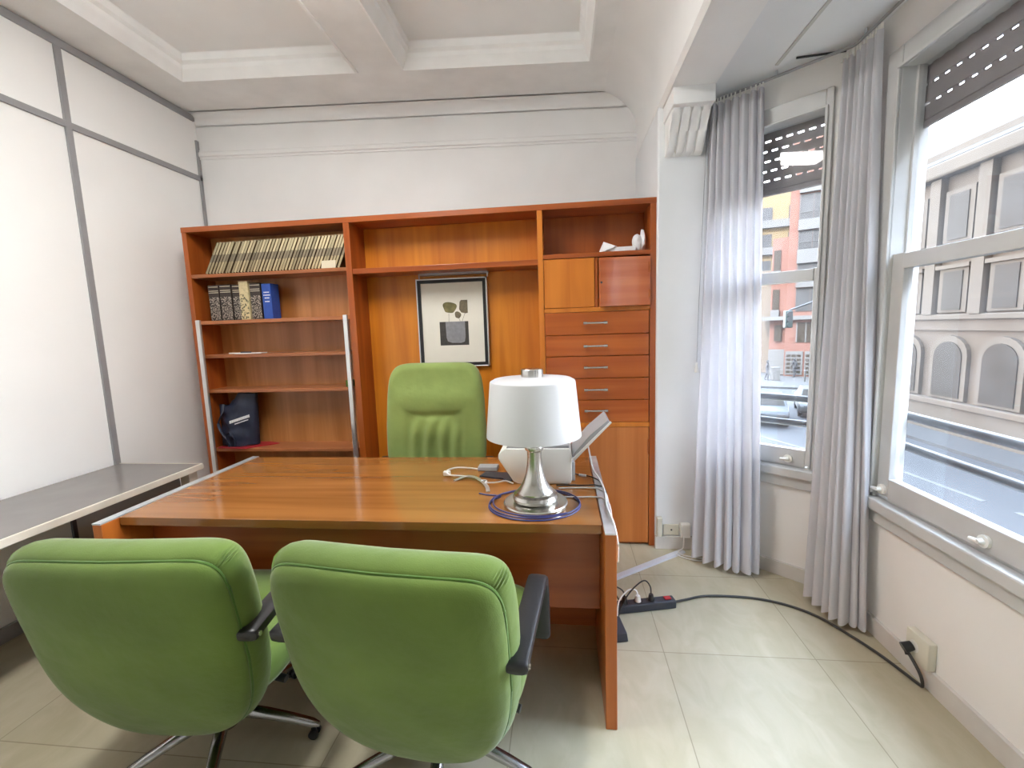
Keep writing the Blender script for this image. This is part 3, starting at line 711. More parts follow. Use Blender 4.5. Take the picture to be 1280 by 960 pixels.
def crumple(name, c, rx, ry, rz, label, seed):
    bm = BM(); bmesh.ops.create_icosphere(bm, subdivisions=3, radius=1.); rnd = random.Random(seed)
    dirs = [Vector((rnd.gauss(0, 1), rnd.gauss(0, 1), rnd.gauss(0, 1))).normalized() for _ in range(26)]; offs = [rnd.uniform(.62, .95) for _ in dirs]
    for v in bm.verts:
        k = min([1.15]+[o/max(.05, v.co.dot(d)) for d, o in zip(dirs, offs) if v.co.dot(d) > .05]); v.co *= k
        v.co = Vector((c[0]+v.co.x*rx, c[1]+v.co.y*ry, c[2]+v.co.z*rz))
    mz = min(v.co.z for v in bm.verts)
    for v in bm.verts: v.co.z += zz-mz
    solo(name, bm, M['paper'], label, 'paper', (c[0], c[1], zz))
crumple('crumpled_paper', (.468, 2.935, zz+.05), .036, .036, .062, 'white crumpled paper ball at the right end of the paper pile', 3)
crumple('crumpled_bag', (.508, 2.955, zz+.06), .026, .045, .085, 'tall crumpled white paper wedged against the right side of the wall unit', 8)

# ------------------------------------------------------------------ desk
DZ = .744
DK = thing('desk', 'large orange-brown wooden desk with glossy top and metal edge strips', 'desk', (-.83, 1.93, 0))
def dk(name, mat, *b, bev=.003):
    bm = BM(); box(bm, *b, bev=bev); return link(name, bm, M[mat], DK)
dk('desk_top', 'desk_top', -1.80, .127, 1.545, 2.385, DZ-.036, DZ)
dk('side_panel', 'desk_side', .129, .170, 1.475, 2.40, 0, DZ-.004)
dk('side_panel', 'desk_side', -1.843, -1.802, 1.475, 2.40, 0, DZ-.004)
for x in (.1305, -1.8415):
    s = dk('edge_strip', 'alu_dull', x, x+.038, 1.473, 2.40, DZ-.0042, DZ+.0025, bev=.001); s['label'] = 'metal strip capping the side panel'
dk('front_panel', 'desk_dark', -1.802, .129, 1.68, 1.70, .33, DZ-.036)
dk('lower_panel', 'desk_dark', -1.802, .129, 1.93, 1.95, .08, .45)

# ------------------------------------------------------------------ side table
ST = thing('side_table', 'long side table with grey-brown top and cream edge against the left wall', 'table', (-2.46, 1.2, 0))
bm = BM(); box(bm, XL+.02, -2.185, -.3, 2.40, .672, .70, bev=.002); link('table_top', bm, M['table_top'], ST)
bm = BM(); box(bm, -2.185, -2.172, -.3, 2.404, .668, .7015, bev=.002); box(bm, XL+.02, -2.185, 2.40, 2.404, .668, .7015); e = link('edge_band', bm, M['cream'], ST); e['label'] = 'cream front edge'
for y0, y1 in ((2.31, 2.37), (-.27, -.21)):
    for x0, x1 in ((-2.25, -2.19), (-2.72, -2.66)):
        bm = BM(); box(bm, x0, x1, y0, y1, .0, .672, bev=.004); link('leg', bm, M['cream'], ST)
bm = BM(); box(bm, -2.262, -2.252, 1.74, 2.31, .10, .672); link('front_panel', bm, M['grey_panel'], ST)
bm = BM(); box(bm, -2.263, -2.25, 1.722, 1.74, .10, .672, bev=.001); link('upright', bm, M['rail_dark'], ST)

# ------------------------------------------------------------------ chairs
def sgnpow(v, p): return math.copysign(abs(v)**p, v)
def outline(a, b, pt, pb, n, narrow_top=0., narrow_bot=0.):
    o = []
    for i in range(n):
        th = 2*PI*i/n; c, s = math.cos(th), math.sin(th); p = pt if s >= 0 else pb
        x, v = sgnpow(c, 2/p)*a, sgnpow(s, 2/p)*b
        x *= 1-(narrow_top*max(0, v/b)**1.5)-(narrow_bot*max(0, (.35-v/b)/1.35)**1.7)
        o.append((x, v, th))
    return o
def back_mesh(out, rings, place, disp=None, close0=True, close1=True, gather=0.):
    bm = BM(); n = len(out); R = []
    for (sc_, d) in rings:
        if sc_ < 1e-6: R.append([bm.verts.new(place(0, 0, d+(disp(0, 0) if disp else 0)))])
        else:
            ring = []
            for x, v, th in out:
                k = sc_
                if gather and sc_ > .9:
                    cm = max(0, 1-abs(abs(math.sin(th))-.62)/.3)*(1 if math.sin(th) > 0 else 0)
                    k *= 1+gather*cm*math.sin(th*70)*max(0, 1-abs(d-.06)/.07)
                X, V = x*k, v*k
                ring.append(bm.verts.new(place(X, V, d+(disp(X, V) if disp else 0))))
            R.append(ring)
    for A, B in zip(R, R[1:]):
        for i in range(n):
            j = (i+1) % n
            if len(A) == 1: bm.faces.new((A[0], B[i], B[j]))
            elif len(B) == 1: bm.faces.new((A[j], A[i], B[0]))
            else: bm.faces.new((A[j], A[i], B[i], B[j]))
    return bm
def seat_mesh(a, b, p, z0, z1, y0):
    o = outline(a, b, p, p, 80); bm = BM(); R = []
    h = z1-z0
    for s, t in ((0, 0), (.6, 0), (.9, .0), (.97, .08), (1., .25), (1.01, .5), (1., .78), (.96, .92), (.86, .985), (.6, 1.03), (.3, 1.05), (0, 1.05)):
        z = z0+h*t
        if s == 0: R.append([bm.verts.new((0, y0, z))])
        else: R.append([bm.verts.new((x*s, y0+v*s, z+.02*max(0, v/b)*t-.03*max(0, -v/b)*(t < .3))) for x, v, th in o])
    n = len(o)
    for A, B in zip(R, R[1:]):
        for i in range(n):
            j = (i+1) % n
            if len(A) == 1: bm.faces.new((A[0], B[j], B[i]))
            elif len(B) == 1: bm.faces.new((A[i], A[j], B[0]))
            else: bm.faces.new((A[i], A[j], B[j], B[i]))
    return bm
def star_base(root, ang0, r=.325, hub_z=.115, cr=.017):
    bm = BM(); lathe(bm, [(0, .07), (.036, .07), (.042, .085), (.042, .125), (.03, .135), (.026, .15), (.026, .36), (0, .36)], n=28); link('column', bm, M['chrome_dark'], root, smooth=35, world=False)
    for k in range(5):
        a = ang0+k*2*PI/5; c, s = math.cos(a), math.sin(a)
        bm = BM(); prev = None; secs = []
        for t in (0, .15, .4, .7, .92, 1.0):
            rr = .03+(r-.03)*t; z = hub_z+.005-.072*t**1.5; w = .021-.006*t; h = .018-.007*t
            if t == 1.0: w *= .6; h *= .6
            ring = []
            for dx, dz in ((-w, -h*.6), (-w*.6, -h), (w*.6, -h), (w, -h*.6), (w, h*.3), (w*.55, h), (-w*.55, h), (-w, h*.3)):
                ring.append(bm.verts.new((rr*c-dx*s, rr*s+dx*c, z+dz)))
            secs.append(ring)
        for A, B in zip(secs, secs[1:]):
            for q in range(8): bm.faces.new((A[q], A[(q+1)%8], B[(q+1)%8], B[q]))
        bm.faces.new(secs[0]); bm.faces.new(secs[-1][::-1])
        lg = link('base_leg', bm, M['chrome_dark'], root, smooth=50, world=False)
        bm = BM(); cx, cy = (r-.02)*c, (r-.02)*s
        for sg in (-1, 1):
            p = Vector((cx-s*.008*sg, cy+c*.008*sg, cr+.0005)); q = p+Vector((-s*.010*sg, c*.010*sg, 0)); cyl(bm, p, q, cr, n=18)
        cyl(bm, (cx, cy, cr), (cx, cy, .05), .007, n=10); cyl(bm, (cx-s*.009, cy+c*.009, cr), (cx+s*.009, cy-c*.009, cr), .008, n=10)
        link('caster', bm, M['black'], lg, smooth=40, world=False)
def armrest(root, sx, x, pts, w=.027, h=.017):
    bm = BM(); P = smooth_path(pts, 6); rings = []
    for i, p in enumerate(P):
        d = (P[min(i+1, len(P)-1)]-P[max(i-1, 0)]).normalized(); a = Vector((1, 0, 0)); b = a.cross(d).normalized()
        e = 1.
        if i == 0 or i == len(P)-1: e = .72
        ring = []
        for q in range(12):
            th = 2*PI*q/12; ring.append(bm.verts.new(Vector((x, 0, 0))+p+a*w*e*sgnpow(math.cos(th), .5)+b*h*e*sgnpow(math.sin(th), .5)))
        rings.append(ring)
    for A, B in zip(rings, rings[1:]):
        for q in range(12): bm.faces.new((A[q], A[(q+1)%12], B[(q+1)%12], B[q]))
    bm.faces.new(rings[0][::-1]); bm.faces.new(rings[-1])
    ob = link('armrest', bm, M['black'], root, smooth=50, world=False)
    bm = BM(); p = P[1]; cyl(bm, (x+sx*w*.9, p.y+.012, p.z), (x+sx*(w+.004), p.y+.012, p.z), .007, n=12); link('bolt', bm, M['chrome'], ob, smooth=40, world=False)

def visitor_chair(name, label, loc, rz, ang0):
    T = thing(name, label, 'chair', loc, rz, 'green visitor chairs in front of the desk')
    tilt = .19; y0, zc = -.325, .546
    place = lambda x, v, d: (x, y0+d*math.cos(tilt)-v*math.sin(tilt)+.20*x*x+.06*(max(0, -v)/.3)**2*.6, zc+v*math.cos(tilt)+d*math.sin(tilt))
    out = outline(.322, .338, 9.5, 3.1, 144, narrow_top=.02, narrow_bot=.20)
    rear = [(0, -.010), (.3, -.010), (.6, -.008), (.8, -.003), (.9, .004), (.955, .013), (.982, .024), (.985, .032), (.972, .037)]
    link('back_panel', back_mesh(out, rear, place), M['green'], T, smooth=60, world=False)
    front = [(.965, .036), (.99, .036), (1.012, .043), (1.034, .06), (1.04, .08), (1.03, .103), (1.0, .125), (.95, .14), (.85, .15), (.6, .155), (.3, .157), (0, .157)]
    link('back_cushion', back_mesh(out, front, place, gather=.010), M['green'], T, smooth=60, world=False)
    pts = []
    for x, v, th in out[::3]:
        pts.append(place(x*.986, v*.986, .0345))
    pts.append(pts[0]); bm = BM(); tube(bm, pts, .0042, n=6, k=2); link('piping', bm, M['piping'], T, smooth=60, world=False)
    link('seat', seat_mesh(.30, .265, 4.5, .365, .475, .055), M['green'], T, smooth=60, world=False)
    bm = BM(); box(bm, -.11, .11, -.12, .12, .335, .372, bev=.008); box(bm, -.03, .03, -.22, -.10, .33, .355, bev=.006); link('mechanism', bm, M['black'], T, world=False)
    bm = BM(); cyl(bm, (.10, -.05, .345), (.27, -.08, .325), .007, n=10); cyl(bm, (.24, -.075, .328), (.29, -.083, .322), .014, .012, n=12); link('lever', bm, M['black'], T, smooth=40, world=False)
    for sx in (1, -1):
        armrest(T, sx, sx*.330, [(0, -.305, .635), (0, -.24, .642), (0, -.1, .655), (0, .02, .664), (0, .055, .655), (0, .072, .62), (0, .08, .53), (0, .085, .44)], w=.031)
    star_base(T, ang0)
    return T
visitor_chair('visitor_chair', 'green upholstered swivel chair, the left one of the two in front of the desk', (-1.225, 1.325, 0), math.radians(3), math.radians(5))
src = bpy.data.objects['visitor_chair']
vc2 = copy_tree(src); vc2.location = (-.425, 1.31, 0); vc2.rotation_euler = (0, 0, math.radians(-6))
arms = [ch for ch in src.children if ch.name.startswith('armrest')]
arms[-1].location = (.03, .035, 0)
vc2['label'] = 'green upholstered swivel chair, the right one in front of the desk, nearest the power strip'
for ch in vc2.children:
    if ch.name.startswith('base_leg'): ch.rotation_euler = (0, 0, math.radians(-11))

def executive_chair():
    T = thing('executive_chair', 'high-backed green executive chair with pleated back behind the desk', 'chair', (-.775, 2.30, 0), PI)
    tilt = .10; y0, zc = -.40, .865
    place = lambda x, v, d: (x, y0+d*math.cos(tilt)-v*math.sin(tilt)+.16*x*x, zc+v*math.cos(tilt)+d*math.sin(tilt))
    out = outline(.298, .375, 7., 4., 160, narrow_top=.085)
    rear = [(0, -.010), (.4, -.010), (.8, -.003), (.92, .006), (.97, .018), (.985, .03), (.972, .037)]
    link('back_panel', back_mesh(out, rear, place), M['green_lit'], T, smooth=60, world=False)
    vc = .065
    def disp(x, v):
        dd = 0
        m = max(0, 1-(abs(x)/.275)**8)
        dd -= .016*math.exp(-((v-vc)/.022)**2)*m
        dd += .020*math.exp(-((v-vc-.10)/.075)**2)*m
        dd += .012*math.exp(-((v-vc+.10)/.07)**2)*m
        if v < vc:
            mm = max(0, 1-(x/.19)**4)*min(1, (vc-v)/.05)
            dd += (.010*math.sin(x*72+1.6*math.sin(v*9))-.004)*mm
        return dd
    edge = [(.965, .036), (.99, .036), (1.015, .045), (1.03, .065), (1.03, .085), (1.015, .105), (.985, .12), (.95, .128)]
    inner = [(s, .130+.012*(1-s)) for s in [.92-.023*q for q in range(40)]]+[(0, .142)]
    link('back_cushion', back_mesh(out, edge+inner, place, disp=lambda x, v: disp(x, v)), M['green_lit'], T, smooth=60, world=False)
    link('seat', seat_mesh(.30, .27, 4.5, .41, .52, .03), M['green_lit'], T, smooth=60, world=False)
    bm = BM(); box(bm, -.11, .11, -.12, .12, .375, .415, bev=.008); box(bm, -.04, .04, -.42, -.10, .375, .40, bev=.006); box(bm, -.04, .04, -.43, -.40, .38, .55, bev=.006); link('mechanism', bm, M['black'], T, world=False)
    for sx in (1, -1): armrest(T, sx, sx*.325, [(0, -.30, .675), (0, -.2, .672), (0, -.05, .672), (0, .02, .665), (0, .04, .63), (0, .045, .55), (0, .05, .47)])
    star_base(T, .3)
    for ch in T.children:
        pass
executive_chair()

# ------------------------------------------------------------------ table lamp
LX, LY = -.120, 1.722
LP = thing('table_lamp', 'table lamp with chrome base and white drum shade standing on the desk', 'lamp', (LX, LY, DZ))
bm = BM(); lathe(bm, [(0, .0005), (.126, .0005), (.128, .003), (.128, .013), (.124, .018), (.10, .0195), (0, .0195)], (LX, LY, DZ), 56); link('base_plate', bm, M['chrome'], LP, smooth=30)
bm = BM(); lathe(bm, [(0, .02), (.078, .02), (.088, .027), (.091, .038), (.086, .05), (.074, .057), (.073, .062), (.062, .074), (.048, .098), (.037, .13), (.031, .165), (.0285, .20), (.029, .222), (.036, .228), (.038, .236), (.036, .244), (.026, .247), (.020, .25), (.018, .30), (0, .30)], (LX, LY, DZ), 56); link('stem', bm, M['chrome'], LP, smooth=30)
bm = BM()
zb_, zt_ = 1.030, 1.246
prof = [(.184, zb_-DZ), (.186, zb_-DZ), (.1855, zb_-DZ+.006), (.166, zt_-DZ-.006), (.164, zt_-DZ), (.150, zt_-DZ+.008), (.04, zt_-DZ+.016), (.04, zt_-DZ+.014), (.148, zt_-DZ+.005), (.161, zt_-DZ-.004), (.182, zb_-DZ+.004), (.184, zb_-DZ)]
lathe(bm, prof, (LX, LY, DZ), 72); link('lamp_shade', bm, M['shade'], LP, smooth=40)
bm = BM(); lathe(bm, [(0, .51), (.043, .51), (.043, .545), (.040, .548), (0, .548)], (LX, LY, DZ), 32)
lathe(bm, [(0, .29), (.012, .29), (.012, .515), (0, .515)], (LX, LY, DZ), 12); link('finial', bm, M['chrome'], LP, smooth=30)

# ------------------------------------------------------------------ printer
PR = thing('printer', 'white desktop printer with raised paper tray behind the lamp', 'printer', (-.12, 2.08, DZ))
bm = BM()
pr = [(-.215, DZ+.002), (.022, DZ+.002), (.030, DZ+.02), (.030, DZ+.145), (.022, DZ+.165), (-.27, DZ+.165), (-.30, DZ+.14), (-.302, DZ+.118), (-.235, DZ+.012)]
prism(bm, pr, lambda x, z: (x, 1.955, z), lambda x, z: (x, 2.20, z), bev=.006); link('printer_body', bm, M['white_plastic'], PR, smooth=30)
bm = BM(); prism(bm, [(-.265, DZ+.165), (.02, DZ+.165), (.018, DZ+.178), (-.255, DZ+.178)], lambda x, z: (x, 1.965, z), lambda x, z: (x, 2.19, z), bev=.003); link('printer_lid', bm, M['grey_plastic'], PR)
bm = BM(); prism(bm, [(.03, DZ+.13), (.042, DZ+.12), (.125, DZ+.205), (.20, DZ+.282), (.19, DZ+.292), (.11, DZ+.222)], lambda x, z: (x, 1.96, z), lambda x, z: (x, 2.17, z), bev=.002); t = link('paper_tray', bm, M['grey_plastic'], PR)
bm = BM(); prism(bm, [(.032, DZ+.118), (.044, DZ+.112), (.13, DZ+.203), (.206, DZ+.282), (.201, DZ+.288), (.124, DZ+.212)], lambda x, z: (x, 1.952, z), lambda x, z: (x, 1.961, z)); link('tray_edge', bm, M['white_plastic'], t)
bm = BM(); box(bm, .031, .045, 2.0, 2.12, DZ+.002, DZ+.09, bev=.003); link('side_grille', bm, M['grey_plastic'], PR)

# ------------------------------------------------------------------ cables and small things on the desk
z = DZ+.0035
bm = BM(); pts = []
for k in range(0, 60):
    a = 2.6+k*2*PI/24; rr = .178+.012*math.sin(k*.31)-.004*(k//24); pts.append((LX+.005+rr*1.03*math.cos(a), LY-.0+rr*.86*math.sin(a)+(.0), z+.0035*(k//24)))
pts = [(-.37, 1.83, z), (-.33, 1.815, z)]+pts
tube(bm, pts, .0032, n=8, k=3); CB = solo('network_cable', bm, M['blue_cable'], 'blue network cable coiled around the foot of the lamp', 'cable', (LX, LY, DZ), smooth=60)
WC = thing('white_cable', 'white cable looped on the desk left of the printer', 'cable', (-.5, 2.08, DZ))
bm = BM(); tube(bm, [(-.43, 2.16, z), (-.49, 2.168, z+.004), (-.545, 2.145, z+.012), (-.578, 2.09, z+.016), (-.55, 2.03, z+.014), (-.48, 2.035, z+.006), (-.43, 2.02, z+.006), (-.40, 1.98, z+.008)], .0042, n=8); link('cord', bm, M['white_cable'], WC, smooth=60)
bm = BM(); box(bm, -.59, -.555, 2.05, 2.075, DZ+.004, DZ+.026, bev=.005); link('connector', bm, M['white_plastic'], WC)
ME = thing('metal_strap', 'bent grey metal strap with ring end lying between white cable and lamp', 'bracket', (-.42, 1.96, DZ))
bm = BM(); tube(bm, [(-.52, 1.99, z), (-.47, 2.03, z+.008), (-.42, 2.0, z+.014), (-.375, 1.935, z+.016), (-.345, 1.885, z+.010), (-.335, 1.85, z)], .009, n=8, flat=.3); link('strap', bm, M['alu'], ME, smooth=60)
bm = BM(); tube(bm, [(-.365+.013*math.cos(q*PI/6), 1.922+.013*math.sin(q*PI/6), z+.022) for q in range(13)], .003, n=6, k=2); link('ring', bm, M['alu'], ME, smooth=60)
bm = BM(); tube(bm, [(-.355, 1.915, z+.018), (-.31, 1.935, z+.012), (-.27, 1.95, z+.014), (-.235, 1.945, z+.004)], .004, n=8); link('rod', bm, M['alu'], ME, smooth=60)
bm = BM(); prism(bm, [(-.41, 2.05), (-.29, 2.015), (-.255, 1.965), (-.245, 2.0), (-.27, 2.10), (-.39, 2.12)], lambda x, y: (x, y, DZ+.001), lambda x, y: (x, y, DZ+.008), bev=.002); solo('dark_slab', bm, M['dark_plastic'], 'thin dark flat slab beside the printer on the desk', 'case', (-.33, 2.05, DZ))  # plain thin dark slab, no particular item modelled
bm = BM(); box(bm, -.435, -.335, 2.135, 2.195, DZ+.0005, DZ+.022, bev=.004); solo('adapter_box', bm, M['grey_plastic'], 'small pale grey box behind the dark slab on the desk', 'box', (-.38, 2.16, DZ))

def cable(name, pts, r, mat, label, k=6, cat='cable'):
    bm = BM(); tube(bm, pts, r, n=8, k=k); return solo(name, bm, M[mat], label, cat, pts[0], smooth=60)
e0 = DZ+.006
cable('printer_cable', [(.09, 2.15, DZ+.20), (.112, 2.13, DZ+.13), (.128, 2.05, DZ+.045), (.152, 1.98, DZ+.02), (.165, 1.86, e0), (.158, 1.70, e0), (.168, 1.55, e0), (.176, 1.50, .70), (.178, 1.52, .62)], .0038, 'white_cable', 'white cable running from the printer tray along the metal desk edge')
cable('lamp_cable', [(-.01, 1.80, z), (.05, 1.795, z+.001), (.11, 1.79, z+.004), (.155, 1.775, e0), (.176, 1.73, DZ-.02), (.179, 1.70, .60)], .0036, 'white_cable', 'white cable crossing the desk from the lamp over its right edge')
cable('lamp_cable', [(-.03, 1.90, z), (.04, 1.905, z), (.10, 1.90, z+.003), (.148, 1.88, e0), (.175, 1.83, DZ-.02), (.180, 1.81, .55)], .0036, 'white_cable', 'white cable crossing the desk just in front of the printer')
cable('black_cord', [(-.04, 1.935, z), (.03, 1.94, z), (.09, 1.935, z+.001), (.14, 1.93, e0), (.176, 1.90, DZ-.02), (.182, 1.88, .5)], .003, 'black_cable', 'thin black cord lying against the front of the printer')
PC = thing('adapter_cable', 'thin dark cord with white connector right of the printer on the desk', 'cable', (.05, 2.06, DZ))
bm = BM(); tube(bm, [(.034, 2.09, DZ+.012), (.07, 2.075, z), (.11, 2.06, z+.001), (.15, 2.0, e0), (.162, 1.93, e0)], .0028, n=8); link('cord', bm, M['black_cable'], PC, smooth=60)
bm = BM(); cyl(bm, (.065, 2.078, z+.001), (.098, 2.065, z+.001), .0055, n=12); link('connector', bm, M['white_plastic'], PC, smooth=40)

# ------------------------------------------------------------------ floor: power strip, plugs, cords, raceway
a = math.radians(13); c, s = math.cos(a), math.sin(a)
PS = thing('power_strip', 'dark power strip with red switch on the floor beside the desk', 'power strip', (.366, 2.188, 0), a)
bm = BM(); box(bm, -.185, .185, -.027, .027, .001, .044, bev=.006); link('strip_body', bm, M['dark_plastic'], PS, world=False)
bm = BM(); box(bm, .13, .165, -.013, .013, .044, .051, bev=.003); link('switch', bm, M['red'], PS, world=False)
for x in (-.15, -.08, -.01, .06):
    bm = BM(); lathe(bm, [(.021, .0442), (.023, .0462), (.019, .0462), (.017, .0442)], (x, 0, 0), 20); link('socket', bm, M['black'], PS, smooth=40, world=False)
def strip_pt(u, v, z): return (.366+u*c-v*s, 2.188+u*s+v*c, z)
def plug(u, mat, label, path, h=.03):
    p = strip_pt(u, 0, .0465); T = thing('plug', label, 'plug', p)
    bm = BM(); cyl(bm, p, (p[0], p[1], p[2]+h), .016, .011, n=16); link('plug_body', bm, M[mat], T, smooth=40)
    bm = BM(); tube(bm, [(p[0], p[1], p[2]+h*.9)]+path, .0035, n=8); link('cord', bm, M['black_cable' if mat == 'black' else 'white_cable'], T, smooth=60)
q = strip_pt(.06, 0, 0)
plug(.06, 'black', 'black plug nearest the red switch with its cord arching up', [(q[0]-.005, q[1], .12), (q[0]-.04, q[1]-.01, .155), (q[0]-.11, q[1]-.04, .11), (q[0]-.16, q[1]-.07, .04), (q[0]-.175, q[1]-.09, .006)])
q = strip_pt(-.08, 0, 0)
plug(-.08, 'black', 'black plug at the end of the power strip next to the desk', [(q[0]-.01, q[1], .11), (q[0]-.045, q[1]+.01, .125), (q[0]-.06, q[1]+.03, .10), (q[0]-.04, q[1]+.05, .06), (q[0]-.02, q[1]+.055, .02)])
q = strip_pt(-.01, 0, 0)
plug(-.01, 'white_plastic', 'white plug in the middle of the power strip', [(q[0]-.01, q[1]-.0, .105), (q[0]-.05, q[1]-.01, .11), (q[0]-.10, q[1]-.055, .08), (q[0]-.115, q[1]-.10, .03), (q[0]-.12, q[1]-.13, .006), (q[0]-.13, q[1]-.19, .005)])
EC = thing('extension_cord', 'long black cord across the floor from the power strip to the wall socket', 'cord', (.56, 2.24, 0))
p = strip_pt(.185, 0, .02)
bm = BM(); tube(bm, [p, (.62, 2.275, .008), (.72, 2.312, .007), (.86, 2.318, .007), (1.0, 2.30, .007), (1.12, 2.25, .007), (1.21, 2.17, .007), (1.275, 2.05, .007), (1.325, 1.93, .007), (1.352, 1.83, .007), (1.366, 1.765, .008), (1.364, 1.745, .02), (1.358, 1.752, .06), (1.352, 1.785, .095), (1.345, 1.81, .118)], .0062, n=10); link('cord', bm, M['black_cable'], EC, smooth=60)
bm = BM(); cyl(bm, (1.335, 1.815, .124), (1.366, 1.812, .138), .021, .017, n=20); cyl(bm, (1.345, 1.812, .125), (1.343, 1.80, .105), .010, .008, n=10); link('plug_body', bm, M['black'], EC, smooth=40)
WS = thing('wall_socket', 'cream surface-mounted wall socket low on the wall under the large window', 'socket', (1.385, 1.79, .14))
bm = BM(); box(bm, 1.367, 1.3995, 1.735, 1.85, .083, .198, bev=.006); link('socket_box', bm, M['cream_plastic'], WS, smooth=30)
bm = BM(); cyl(bm, (1.3665, 1.805, .14), (1.368, 1.805, .14), .024, n=20); link('socket_face', bm, M['white_plastic'], WS, smooth=40)
bm = BM()
d = Vector((.72-.20, 2.79-2.415, 0)).normalized(); n_ = Vector((-d.y, d.x, 0))
pa = Vector((.18, 2.40, 0)); pb = Vector((.735, 2.80, 0))
prs = [(-.022, .001), (-.017, .012), (.017, .012), (.022, .001)]
prism(bm, prs, lambda w, zz: tuple(pa+n_*w+Vector((0, 0, zz))), lambda w, zz: tuple(pb+n_*w+Vector((0, 0, zz)))); solo('cable_channel', bm, M['channel'], 'flat metal cable channel on the floor running from desk to pillar', 'cable channel', (.45, 2.6, 0))
GS = thing('junction_box', 'grey square socket plate low on the white pillar', 'socket', (.672, 2.84, .125))
bm = BM(); box(bm, .622, .718, 2.838, 2.8495, .092, .162, bev=.003); link('plate', bm, M['cream_plastic'], GS)
bm = BM(); cyl(bm, (.672, 2.8365, .128), (.672, 2.839, .128), .006, n=12); link('screw', bm, M['rail_dark'], GS, smooth=40)
bm = BM(); box(bm, .724, .785, 2.81, 2.8495, .086, .176, bev=.005); solo('phone_socket', bm, M['white_plastic'], 'white boxy socket at the foot of the pillar beside the curtain', 'socket', (.75, 2.83, .13))
bm = BM(); box(bm, .579, .612, 2.815, 2.8495, .09, .215, bev=.004); solo('cable_cover', bm, M['cream_plastic'], 'narrow cream cable cover at the pillar corner next to the wall unit', 'cover', (.595, 2.83, .15))
cable('phone_cable', [(.745, 2.812, .10), (.735, 2.795, .03), (.70, 2.77, .016), (.72, 2.745, .008), (.78, 2.72, .007), (.83, 2.70, .008), (.80, 2.68, .006), (.72, 2.715, .006), (.68, 2.74, .014)], .004, 'white_cable', 'short white cord tangled on the floor at the foot of the pillar')
AD = thing('power_adapter', 'black power adapter on the floor against the desk side', 'adapter', (.235, 2.0, 0), .15)
bm = BM(); prism(bm, [(-.03, -.07), (.03, -.065), (.028, .07), (-.03, .07)], lambda x, y: (x, y, .001), lambda x, y: (x*.85, y*.93, .042), bev=.004); link('adapter_body', bm, M['dark_plastic'], AD, world=False)
bm = BM(); tube(bm, [(0, .065, .02), (.0, .10, .03), (-.01, .12, .06), (-.02, .11, .10)], .004, n=8); link('cord', bm, M['white_cable'], AD, smooth=60, world=False)
cable('thin_cord', [(.182, 1.86, .30), (.184, 1.82, .20), (.186, 1.80, .12), (.190, 1.77, .10), (.184, 1.79, .16)], .003, 'black_cable', 'thin dark cord hanging down the outer desk side near the floor')

# ------------------------------------------------------------------ curtains
def curtain(name, label, bot, top, zt, zb2, nf, amp, seed, mat='curtain', vp=.9):
    T = thing(name, label, 'curtain', (bot[0][0], bot[0][1], zb2), group='white curtains in the bay')
    B = smooth_path([(p[0], p[1], 0) for p in bot], 40); Tp = smooth_path([(p[0], p[1], 0) for p in top], 40)
    nu, nv = 150, 46; rnd = random.Random(seed)
    def samp(P, t):
        f = t*(len(P)-1); i = min(int(f), len(P)-2); return P[i].lerp(P[i+1], f-i)
    ph = [rnd.uniform(-.9, .9) for _ in range(nf+2)]; am = [rnd.uniform(.55, 1.25) for _ in range(nf+2)]
    bm = BM(); g = {}
    for i in range(nu+1):
        t = i/nu; f = t*nf; k = int(f); fr = f-k
        w = (1-math.cos(fr*PI))/2
        A = am[k]*(1-w)+am[k+1]*w; PH = ph[k]*(1-w)+ph[k+1]*w
        for j in range(nv+1):
            v = j/nv
            p = samp(Tp, t).lerp(samp(B, t), v**vp)
            q0 = samp(Tp, max(0, t-.01)).lerp(samp(B, max(0, t-.01)), v); q1 = samp(Tp, min(1, t+.01)).lerp(samp(B, min(1, t+.01)), v)
            d = (q1-q0).normalized(); n = Vector((-d.y, d.x, 0))
            aa = amp*A*(.45+.75*v)
            off = aa*math.sin(2*PI*f+PH+.5*math.sin(2.2*v+ph[0]*3))+.25*aa*math.sin(4*PI*f+1.3+PH)
            lat = .35*aa*math.cos(2*PI*f+PH)
            zz_ = zt+(zb2-zt)*v+.012*math.sin(2*PI*f+1)*v
            g[i, j] = bm.verts.new((p.x+n.x*off+d.x*lat, p.y+n.y*off+d.y*lat, zz_))
    for i in range(nu):
        for j in range(nv): bm.faces.new((g[i, j], g[i+1, j], g[i+1, j+1], g[i, j+1]))
    link('cloth', bm, M[mat], T, smooth=80)
    # gathered heading
    bm = BM()
    for i in range(0, nf*2+1):
        t = i/(nf*2); p = samp(Tp, t)
        cyl(bm, (p.x, p.y, zt-.008), (p.x, p.y, zt+.028), .004, n=8)
    link('hook', bm, M['white_plastic'], T, smooth=40)
    return T
curtain('curtain', 'white curtain hanging beside the pillar, left of the narrow window', [(.768, 2.72), (.86, 2.60), (.96, 2.545), (1.07, 2.565)], [(.845, 2.775), (.93, 2.715), (1.055, 2.625)], 2.64, .035, 7, .036, 4)
curtain('curtain', 'white curtain bunched in the corner between the narrow and the large window', [(1.238, 2.34), (1.25, 2.20), (1.29, 2.11), (1.355, 2.085)], [(1.318, 2.42), (1.345, 2.36), (1.35, 2.27), (1.35, 2.20)], 2.635, .035, 7, .032, 11, vp=1.3)
CR = thing('curtain_track', 'thin curtain track running along the top of the bay windows', 'curtain rail', (1.34, 2.3, 2.67))
bm = BM(); P = [Vector(FA(L1-.03, -.055, 2.672)), Vector(FA(.035, -.055, 2.672)), Vector((1.345, 2.36, 2.672)), Vector((1.345, YF+.1, 2.672))]
